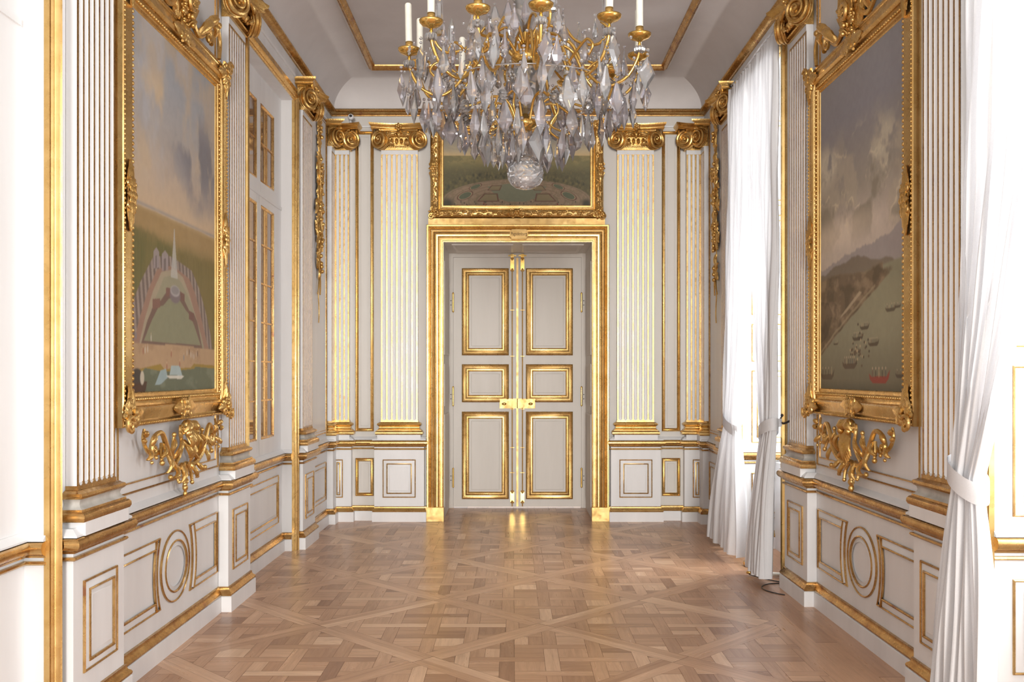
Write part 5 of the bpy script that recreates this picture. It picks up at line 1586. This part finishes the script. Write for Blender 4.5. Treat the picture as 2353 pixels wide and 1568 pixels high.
# ------------------------------------------------------------------ curtains
def curtain(label, top, tie, ztie, bot, zbot, ztop, nf, seed, tie_to, hook_s, hook_o=0.0):
    rs = random.Random(seed)
    r = thing('curtain', label, 'curtain', FR.p((bot[0]+bot[1])/2, 0.1, 0), 'white sheer curtains')
    nu = nf*10; nv = 90
    ph = [rs.uniform(-0.9, 0.9) for _ in range(nf+2)]; am = [rs.uniform(0.7, 1.25) for _ in range(nf+2)]
    wd = [rs.uniform(0.75, 1.3) for _ in range(nf)]
    acc = [0]
    for x in wd: acc.append(acc[-1]+x)
    mb = MB()
    for j in range(nv+1):
        z = ztop+(zbot-ztop)*j/nv
        if z > ztie:
            t = (ztop-z)/(ztop-ztie)
            e = 0.12*t+0.88*t**2.5
            a = top[0]+(tie[0]-top[0])*(0.25*t+0.75*t**3); b = top[1]+(tie[1]-top[1])*e
            if tie_to == 'near':
                a = top[0]+(tie[0]-top[0])*e; b = top[1]+(tie[1]-top[1])*e
            else:
                a = top[0]+(tie[0]-top[0])*e
            g = 1-0.45*t**4; base = 0.085+0.055*t**2
            amp = 0.024+0.014*t
        else:
            t = (ztie-z)/(ztie-zbot)
            e = 1-(1-t)**2.0
            a = tie[0]+(bot[0]-tie[0])*e; b = tie[1]+(bot[1]-tie[1])*e
            base = 0.14+0.05*t; amp = 0.028+0.03*e
        if z > ztop-0.10: amp *= 0.75
        for i in range(nu+1):
            f = i/10.0; k = min(int(f), nf-1); fr = f-k
            uu = (acc[k]+wd[k]*fr)/acc[-1]
            w = math.sin(2*PI*fr+0.6*math.sin(z*1.3+ph[k]))
            o = base+amp*am[k]*w+0.006*math.sin(z*5+f*2)
            s = a+(b-a)*uu+0.012*math.sin(z*2.1+ph[k]*3)*(1 if 0 < i < nu else 0.3)+0.25*amp*math.cos(2*PI*fr)
            zz = z
            if j == nv: zz = z+0.012*math.sin(f*2.1)
            if j == 0: zz = z+0.008*math.cos(2*PI*fr)
            mb.v.append(FR.p(s, o, zz))
    for j in range(nv):
        for i in range(nu):
            q = j*(nu+1)+i
            mb.f.append([q, q+1, q+nu+2, q+nu+1]); mb.m.append(0)
    mb.build('drape', CLOTH, r, True)
    # tie band round the gathered cloth, looped to a hook
    mb = MB(); n = 28; ring = []
    cs, co = (tie[0]+tie[1])/2, 0.14
    hs, ho = abs(tie[1]-tie[0])/2+0.028, 0.062
    for lvl in (-0.045, -0.015, 0.015, 0.045):
        for k in range(n):
            a = 2*PI*k/n
            tilt = (math.cos(a))*(0.05 if hook_s > cs else -0.05)
            mb.v.append(FR.p(cs+hs*math.cos(a), co+ho*math.sin(a), ztie+lvl+tilt))
    for l in range(3):
        for k in range(n):
            mb.f.append([l*n+k, l*n+(k+1) % n, (l+1)*n+(k+1) % n, (l+1)*n+k]); mb.m.append(0)
    sgn = 1 if hook_s > cs else -1
    q0 = cs+sgn*hs
    mb.add([FR.p(q0, co, ztie+0.045+0.05), FR.p(q0, co, ztie-0.035+0.05), FR.p(hook_s, 0.06, ztie+0.03), FR.p(hook_s, 0.06, ztie+0.085)], [(0, 1, 2, 3)])
    tb = mb.build('tieback', CLOTH, r, True)
    mb = MB()
    ctube(mb, FR, [(hook_s, 0.0, ztie+0.07), (hook_s, 0.05, ztie+0.05), (hook_s, 0.075, ztie+0.075), (hook_s, 0.06, ztie+0.105)], 0.008, 0.006)
    blob(mb, FR, hook_s, 0.06, ztie+0.11, 0.012, 0.012, 0.012)
    mb.build('hook', IRON, r, True)
    adopt(r)
curtain('white curtain drawn to the far side of the far window, next to the corner garland', (8.62, 7.97), (8.50, 8.12), 1.13, (8.86, 7.86), 0.055, 4.14, 8, 1, 'far', 8.66)
curtain('white curtain drawn to the near side of the far window, next to the boats painting', (7.93, 7.10), (7.28, 7.00), 1.15, (7.46, 7.02), 0.06, 4.14, 9, 2, 'near', 7.06)
curtain('large white curtain at the right edge, nearest of the three', (3.30, 4.12), (3.90, 4.12), 1.12, (3.74, 4.20), 0.04, 4.14, 9, 4, 'far', 4.19)
for a, b, lb in ((BAYR[0]-0.06, BAYR[1]+0.06, 'slim white rail carrying the far pair of curtains'), (BAYR0[0]-0.1, BAYR0[1]+0.02, 'slim white rail carrying the nearest curtain')):
    r = thing('curtain_rail', lb, 'curtain rail', FR.p(a, 0.08, 4.15))
    mb = MB(); tube(mb, [FR.p(a, 0.085, 4.168), FR.p(b, 0.085, 4.168)], 0.008, 8)
    mb.build('rod', CAMWHITE, r, True)
    mb = MB()
    for s in (a+0.02, b-0.02):
        tube(mb, [FR.p(s, 0.0, 4.17), FR.p(s, 0.085, 4.168)], 0.007, 6)
        blob(mb, FR, s-0.02, 0.085, 4.168, 0.02, 0.016, 0.016)
    mb.build('rail_bracket', IRON, r, True)
    adopt(r)

# ------------------------------------------------------------------ chandelier
def make_chandelier():
    CX_, CY_ = 0.012, 5.0
    r = thing('chandelier', 'large brass chandelier hung with clear and lilac crystal drops and white candles', 'chandelier', (CX_, CY_, 4.70))
    def at(o, x=CX_, y=CY_, z=0, rz=0, parent=r):
        o.parent = parent; o.location = (x-CX_, y-CY_, z-4.70); o.rotation_euler = (0, 0, rz)
        return o
    class L:   # local frame: radial plane
        pass
    # stem and glass body (world coordinates relative to axis)
    def lathe_o(name, prof, mat, seg=24, smooth=True, m2=None):
        mb = MB(); lathe(mb, prof, (0, 0, 0), seg)
        o = mb.build(name, mat, None, smooth); return at(o, CX_, CY_, 0)
    lathe_o('suspension_rod', [(0.0, 2.86), (0.012, 2.86), (0.012, 4.60), (0.05, 4.62), (0.07, 4.66), (0.075, 4.73), (0, 4.73)], BRASS, 12, 40)
    lathe_o('glass_baluster', [(0.014, 2.93), (0.05, 2.95), (0.062, 2.99), (0.075, 3.08), (0.085, 3.15), (0.06, 3.17), (0.014, 3.17)], CRYSTAL, 8, False)
    lathe_o('glass_vase', [(0.014, 3.36), (0.03, 3.37), (0.045, 3.42), (0.052, 3.50), (0.085, 3.56), (0.09, 3.60), (0.07, 3.61), (0.014, 3.60)], CRYSTAL, 20, True)
    lathe_o('glass_urn', [(0.014, 3.61), (0.06, 3.62), (0.085, 3.68), (0.09, 3.74), (0.07, 3.80), (0.03, 3.83), (0.014, 3.84)], CRYSTAL, 20, True)
    lathe_o('hub', [(0.0, 2.84), (0.03, 2.84), (0.062, 2.865), (0.066, 2.885), (0.04, 2.90), (0.012, 2.93)], BRASS, 20, True)
    lathe_o('hub', [(0.012, 3.18), (0.05, 3.19), (0.075, 3.215), (0.07, 3.24), (0.03, 3.27), (0.012, 3.30)], BRASS, 20, True)
    # bottom ball: faceted onion
    mb = MB()
    prof = []
    prof = [(0.004, -0.088), (0.030, -0.086), (0.055, -0.078), (0.078, -0.060), (0.092, -0.036), (0.0985, -0.008), (0.096, 0.018), (0.084, 0.044), (0.062, 0.066), (0.040, 0.080), (0.024, 0.094), (0.014, 0.112), (0.009, 0.14)]
    b0 = len(mb.v)
    seg = 14
    lathe(mb, prof, (0, 0, 2.622), seg)
    # twist alternate rings for cut facets
    P = len(prof)
    for k in range(seg):
        for i in range(P):
            x, y, z = mb.v[b0+k*P+i]
            a = PI/seg*(i % 2); mb.v[b0+k*P+i] = (x*math.cos(a)-y*math.sin(a), x*math.sin(a)+y*math.cos(a), z)
    o = mb.build('crystal_ball', FROSTED, None, False); at(o, CX_, CY_, 0); o['label'] = 'cut glass ball at the foot'

    # arms: 12 big arms
    angs = [180, 221, 248, 276, 310, 339, 8, 36, 66, 96, 126, 160]
    def rad_pts(pts, n=7):
        P_ = [Vector((q[0], 0, q[1])) for q in pts]; out = []
        for i in range(len(P_)-1):
            a = P_[max(i-1, 0)]; b_ = P_[i]; c = P_[i+1]; d = P_[min(i+2, len(P_)-1)]
            for k in range(n):
                t = k/n; out.append(0.5*((2*b_)+(-a+c)*t+(2*a-5*b_+4*c-d)*t*t+(-a+3*b_-3*c+d)*t**3))
        out.append(P_[-1]); return out
    mb = MB(); tube(mb, rad_pts([(0.05, 3.22), (0.14, 3.30), (0.25, 3.27), (0.33, 3.12), (0.43, 3.03), (0.54, 3.06), (0.60, 3.15), (0.61, 3.225)]), 0.0085, 7)
    arm_me = mb.build('candle_arm', BRASS, None, True).data
    # branch curl on each arm
    mb = MB(); tube(mb, rad_pts([(0.33, 3.12), (0.40, 3.17), (0.46, 3.20), (0.50, 3.16), (0.47, 3.12)]), [0.007]*29, 6); curl_me = mb.build('arm_curl', BRASS, None, True).data
    mb = MB(); lathe(mb, [(0.004, -0.028), (0.012, -0.020), (0.022, -0.014), (0.045, -0.006), (0.056, 0.006), (0.059, 0.016), (0.054, 0.016), (0.040, 0.004), (0.016, 0.0), (0.016, 0.012), (0.020, 0.016), (0.020, 0.052), (0.0, 0.052)], seg=24)
    pan_me = mb.build('drip_pan', BRASS, None, True).data
    mb = MB(); lathe(mb, [(0.0, 0.05), (0.0185, 0.05), (0.0178, 0.245), (0.014, 0.252), (0.0, 0.252)], seg=14); cnd_me = mb.build('candle', CANDLE, None, 40).data
    mb = MB()
    for k in range(10):
        a = 2*PI*k/10
        cx, cy = 0.026*math.cos(a), 0.026*math.sin(a)
        lathe(mb, [(0.0, -0.022), (0.007, -0.012), (0.009, 0.0), (0.006, 0.012), (0.0, 0.016)], (cx, cy, 0), 5)
    lathe(mb, [(0.0, -0.026), (0.016, -0.016), (0.020, 0.0), (0.016, 0.014), (0, 0.02)], seg=8)
    ros_me = mb.build('rosette', CRYSTAL, None, False).data
    for nm in ('candle_arm', 'arm_curl', 'drip_pan', 'candle', 'rosette'):
        for o in [q for q in COL.objects if q.name.startswith(nm) and q.parent is None]: bpy.data.objects.remove(o)
    def inst(name, me, parent, loc=(0, 0, 0), rz=0.0, rx=0.0, sc=1.0):
        o = bpy.data.objects.new(name, me); COL.objects.link(o); o.parent = parent
        o.location = loc; o.rotation_euler = (rx, 0, rz); o.scale = (sc,)*3
        return o
    ZO = -4.70
    for k, a in enumerate(angs):
        ra = math.radians(a)
        R = 0.61
        arm = inst('candle_arm', arm_me, r, (0, 0, ZO), ra)
        inst('arm_curl', curl_me, arm)
        inst('drip_pan', pan_me, arm, (R, 0, 3.255))
        c = inst('candle', cnd_me, arm, (R, 0, 3.255)); c.rotation_euler = (math.radians(random.uniform(-1.5, 1.5)), math.radians(random.uniform(-1.5, 1.5)), 0)
        inst('rosette', ros_me, arm, (R, 0, 3.195), random.random(), 0, 0.9)
    # upper tier of bent arms and lower tier
    mb = MB(); tube(mb, rad_pts([(0.02, 3.30), (0.10, 3.40), (0.20, 3.38), (0.30, 3.26), (0.42, 3.22), (0.48, 3.28), (0.44, 3.33)]), 0.0075, 6)
    up_me = mb.build('upper_arm', BRASS, None, True).data
    mb = MB(); tube(mb, rad_pts([(0.05, 2.88), (0.10, 2.98), (0.18, 3.00), (0.27, 2.955), (0.34, 2.93)]), 0.007, 6)
    tube(mb, rad_pts([(0.16, 3.0), (0.18, 2.93), (0.14, 2.86), (0.20, 2.82)]), 0.006, 6)
    lo_me = mb.build('lower_arm', BRASS, None, True).data
    mb = MB()
    ring = [(0.49*math.cos(2*PI*k/60), 0.49*math.sin(2*PI*k/60), 3.035) for k in range(61)]
    tube(mb, ring, 0.0035, 6)
    ro = mb.build('crystal_garland', CRYSTAL, None, True); at(ro, CX_, CY_, 0)
    for nm in ('upper_arm', 'lower_arm'):
        for o in [q for q in COL.objects if q.name.startswith(nm) and q.parent is None]: bpy.data.objects.remove(o)
    for k in range(8):
        inst('upper_arm', up_me, r, (0, 0, ZO), 2*PI*(k+0.3)/8)
        a_ = inst('lower_arm', lo_me, r, (0, 0, ZO), 2*PI*(k+0.55)/8)
        inst('rosette', ros_me, a_, (0.34, 0, 2.93), random.random(), PI/2, 1.0)
    # pendant prototypes: hang from origin downward, with a bead above
    def facet(mb, prof, seg, flat=1.0, zoff=0):
        b = len(mb.v); lathe(mb, prof, (0, 0, zoff), seg)
        for q in range(b, len(mb.v)):
            x, y, z = mb.v[q]; mb.v[q] = (x, y*flat, z)
    def bead(mb, z=0.0, rr=0.008): facet(mb, [(0.0, z-rr), (rr*0.8, z-rr*0.5), (rr, z), (rr*0.8, z+rr*0.5), (0, z+rr)], 6)
    def proto(name, mat, fn):
        mb = MB(); fn(mb); o = mb.build(name, mat, None, False); me = o.data; bpy.data.objects.remove(o); return me
    def kite(mb):
        bead(mb); bead(mb, -0.018, 0.007)
        # flat bevelled lozenge
        H, Wd, T = 0.145, 0.044, 0.013
        z0 = -0.028
        out = [(0, z0), (Wd, z0-H*0.48), (0, z0-H), (-Wd, z0-H*0.48)]
        c = (0, z0-H*0.48)
        inn = [(c[0]+(x-c[0])*0.55, c[1]+(z-c[1])*0.55) for x, z in out]
        vs = [(x, 0, z) for x, z in out]+[(x, T, z) for x, z in inn]+[(x, -T, z) for x, z in inn]
        fs = []
        for i in range(4):
            j = (i+1) % 4
            fs += [(i, j, 4+j, 4+i), (i, j, 8+j, 8+i)]
        fs += [(4, 5, 6, 7), (8, 9, 10, 11)]
        mb.add(vs, fs)
    def pear(mb):
        bead(mb)
        facet(mb, [(0.0, -0.010), (0.005, -0.018), (0.009, -0.045), (0.026, -0.085), (0.030, -0.102), (0.021, -0.125), (0.0, -0.138)], 7, 0.55)
    def spear(mb):
        bead(mb)
        facet(mb, [(0.0, -0.010), (0.006, -0.016), (0.027, -0.088), (0.021, -0.108), (0.0, -0.150)], 6, 0.6)
    def wedge(mb):
        bead(mb)
        facet(mb, [(0.0, -0.010), (0.008, -0.016), (0.034, -0.085), (0.033, -0.095), (0.0, -0.140)], 6, 0.45)
    def dart(mb):
        bead(mb); bead(mb, -0.016, 0.006)
        facet(mb, [(0.0, -0.022), (0.005, -0.030), (0.018, -0.10), (0.0, -0.128)], 6, 0.7)
    kinds = {
        'kite_crystal': [proto('kite_crystal', m, kite) for m in (CRYSTAL, AMETHYST)],
        'pear_drop': [proto('pear_drop', m, pear) for m in (CRYSTAL, AMETHYST, ROSEGL)],
        'spear_drop': [proto('spear_drop', m, spear) for m in (CRYSTAL, AMETHYST, ROSEGL)],
        'wedge_drop': [proto('wedge_drop', m, wedge) for m in (AMETHYST, ROSEGL, CRYSTAL)],
        'dart_drop': [proto('dart_drop', m, dart) for m in (CRYSTAL, ROSEGL)],
    }
    rs = random.Random(21); counts = {k: 0 for k in kinds}
    def hang(kind, R, a, z, sc):
        if counts[kind] >= 99: return
        counts[kind] += 1
        me = rs.choice(kinds[kind])
        x, y = R*math.cos(a), R*math.sin(a)
        o = inst(kind, me, r, (x, y, z+ZO), a+PI/2+rs.uniform(-0.9, 0.9), 0, sc)
        o.rotation_euler = (rs.uniform(-.05, .05), rs.uniform(-.05, .05), o.rotation_euler[2])
    # outer ring, under and around the pans
    for k, a in enumerate(angs):
        ra = math.radians(a)
        hang('kite_crystal', 0.655, ra+rs.uniform(-.05, .05), 3.175+rs.uniform(-.02, .02), rs.uniform(1.05, 1.3))
        hang(rs.choice(['pear_drop', 'spear_drop']), 0.60, ra+0.13, 3.15, 1.1)
        hang('dart_drop', 0.63, ra-0.13, 3.07, 1.0)
        hang('spear_drop', 0.58, ra+0.02, 3.06, 1.25)
        hang(['wedge_drop', 'pear_drop'][k % 2], 0.52, ra+0.10, 3.22+rs.uniform(-.03, .03), 1.2)
        hang(['spear_drop', 'wedge_drop'][k % 2], 0.52, ra-0.16, 3.03, 1.25)
        hang('pear_drop', 0.40, ra+0.12, 3.27+rs.uniform(-.03, .03), 1.2)
        if k % 2: hang('kite_crystal', 0.36, ra+0.2, 3.16+rs.uniform(-.06, .06), 1.1)
        else: hang('wedge_drop', 0.41, ra-0.1, 3.10, 1.3)
    for k in range(15):
        a = 2*PI*k/15+0.1
        hang(['wedge_drop', 'spear_drop', 'pear_drop'][k % 3], 0.48, a, 3.01, 1.3+rs.uniform(-.15, .15))
    for k in range(12):
        a = 2*PI*k/12+0.2
        hang(['wedge_drop', 'spear_drop'][k % 2], 0.34, a, 2.925, 1.3)
        if k % 3: hang('dart_drop', 0.35, a+0.2, 2.90, 1.3)
        if k % 2: hang('pear_drop', 0.25, a+0.1, 3.00, 1.2)
    for k in range(11):
        a = 2*PI*k/11+0.05
        hang('spear_drop', 0.22, a, 2.85, 1.25)
        if k % 2: hang('dart_drop', 0.17, a+0.25, 2.83, 1.45)
    for k in range(6):
        hang('spear_drop', 0.12, 2*PI*k/6+0.25, 2.84, 1.4)
    for k in range(4):
        hang('kite_crystal', 0.20, 2*PI*k/4+5.0, 2.86, 1.3)
    # upper region: drops up the stem, seen at the top of the frame
    for k in range(14):
        a = 2*PI*k/14
        hang('pear_drop', 0.30, a, 3.36, 1.0)
        hang('wedge_drop', 0.20, a+0.2, 3.46, 1.0)
        hang('pear_drop', 0.48, a+0.1, 3.32, 0.9)
    # standing obelisks
    def obelisk(mb):
        facet(mb, [(0.0, 0.0), (0.020, 0.0), (0.022, 0.010), (0.012, 0.020), (0.012, 0.028), (0.020, 0.036), (0.016, 0.15), (0.018, 0.16), (0.0, 0.21)], 6)
    ob_me = proto('obelisk', CRYSTAL, obelisk)
    for k in range(8):
        a = 2*PI*(k+0.35)/8
        inst('crystal_spire', ob_me, r, (0.46*math.cos(a), 0.46*math.sin(a), 3.30+ZO), 0, 0, 1.05)
    # many small beads and florets strung between arms: uncountable
    mb = MB()
    for k in range(240):
        a = rs.uniform(0, 2*PI); t = rs.random()
        R = rs.choice([0.61, 0.52, 0.42, 0.34, 0.26])+rs.uniform(-.03, .03)
        z = 3.00+0.28*(R-0.2)/0.42+rs.uniform(-.07, .07) if R < 0.5 else rs.uniform(3.05, 3.22)
        q = rs.uniform(0.006, 0.011); c = (R*math.cos(a), R*math.sin(a), z)
        lathe(mb, [(0, -q), (q*0.9, -q*0.4), (q*0.9, q*0.4), (0, q)], c, 6)
        if k % 5 == 0:
            for e in range(6):
                w = 2*PI*e/6
                lathe(mb, [(0, -.008), (.006, 0), (0, .008)], (c[0]+.018*math.cos(w)*-math.sin(a), c[1]+.018*math.cos(w)*math.cos(a), c[2]+.018*math.sin(w)), 5)
    bo_ = mb.build('crystal_beads', CRYSTAL, None, False); at(bo_, CX_, CY_, 0); bo_['kind'] = 'stuff'
make_chandelier()

# ------------------------------------------------------------------ small things
def small_things():
    # dome camera on the capital
    c = FB.p(-1.765, 0.16, 4.285)
    r = thing('security_camera', 'small white security camera with a dark lens above the far left capital', 'camera', c)
    mb = MB(); blob(mb, FB, -1.765, 0.16, 4.285, 0.033, 0.036, 0.034, seg=14, rings=10); mb.build('housing', CAMWHITE, r, True)
    mb = MB(); blob(mb, FB, -1.762, 0.185, 4.290, 0.017, 0.017, 0.017, seg=12, rings=8); mb.build('lens', BLACK, r, True)
    mb = MB(); tube(mb, [FB.p(-1.78, 0.0, 4.262), FB.p(-1.78, 0.15, 4.262), FB.p(-1.772, 0.16, 4.275)], 0.011, 8)
    tube(mb, [FB.p(-1.772, 0.13, 4.222), FB.p(-1.772, 0.14, 4.262)], 0.013, 8); mb.build('bracket', CAMWHITE, r, True)
    adopt(r)
    # brass foot of a floor lamp showing past the curtain
    x, y = 1.90, 7.78
    r = thing('floor_lamp', 'brass lamp foot and slim white tube lying beside the near edge of the far curtain', 'lamp', (x, y, 0))
    mb = MB(); lathe(mb, [(0.0, 0.0), (0.085, 0.0), (0.092, 0.012), (0.092, 0.034), (0.075, 0.042), (0.05, 0.046), (0.042, 0.06), (0.02, 0.068), (0.0, 0.07)], (x+.02, y, 0), 28)
    mb.build('foot', BRASS, r, 40)
    mb = MB(); tube(mb, [(1.80, 7.40, 0.030), (1.90, 7.36, 0.024), (2.02, 7.33, 0.022)], [0.014, 0.016, 0.016], 10); mb.build('tube', CANDLE, r, True)
    mb = MB(); tube(mb, [(1.765, 7.415, 0.020), (1.775, 7.41, 0.024), (1.80, 7.40, 0.028)], [0.008, 0.012, 0.015], 10); mb.build('socket', BRASS, r, True)
    adopt(r)
    mb = MB()
    pts = [(1.78, 7.40, 0.012), (1.86, 7.26, 0.006), (1.98, 7.12, 0.006), (2.02, 7.0, 0.006)]
    ctube(mb, FW, pts, 0.004, 0.004)
    pts = [(1.97, 7.16, 0.006), (1.86, 7.16, 0.006), (1.78, 7.10, 0.006), (1.755, 7.02, 0.006), (1.79, 6.92, 0.006), (1.86, 6.83, 0.006), (1.89, 6.80, 0.006)]
    pts = [(1.96, 7.12, 0.004), (1.86, 7.10, 0.004), (1.79, 7.03, 0.004), (1.765, 6.95, 0.004), (1.78, 6.86, 0.004), (1.83, 6.78, 0.004), (1.87, 6.74, 0.004)]
    ctube(mb, FW, pts, 0.0035, 0.0035)
    o = mb.build('power_cable', BLACK, None, True)
    tag(o, 'thin black cable looping on the floor below the curtains', 'cable')
small_things()
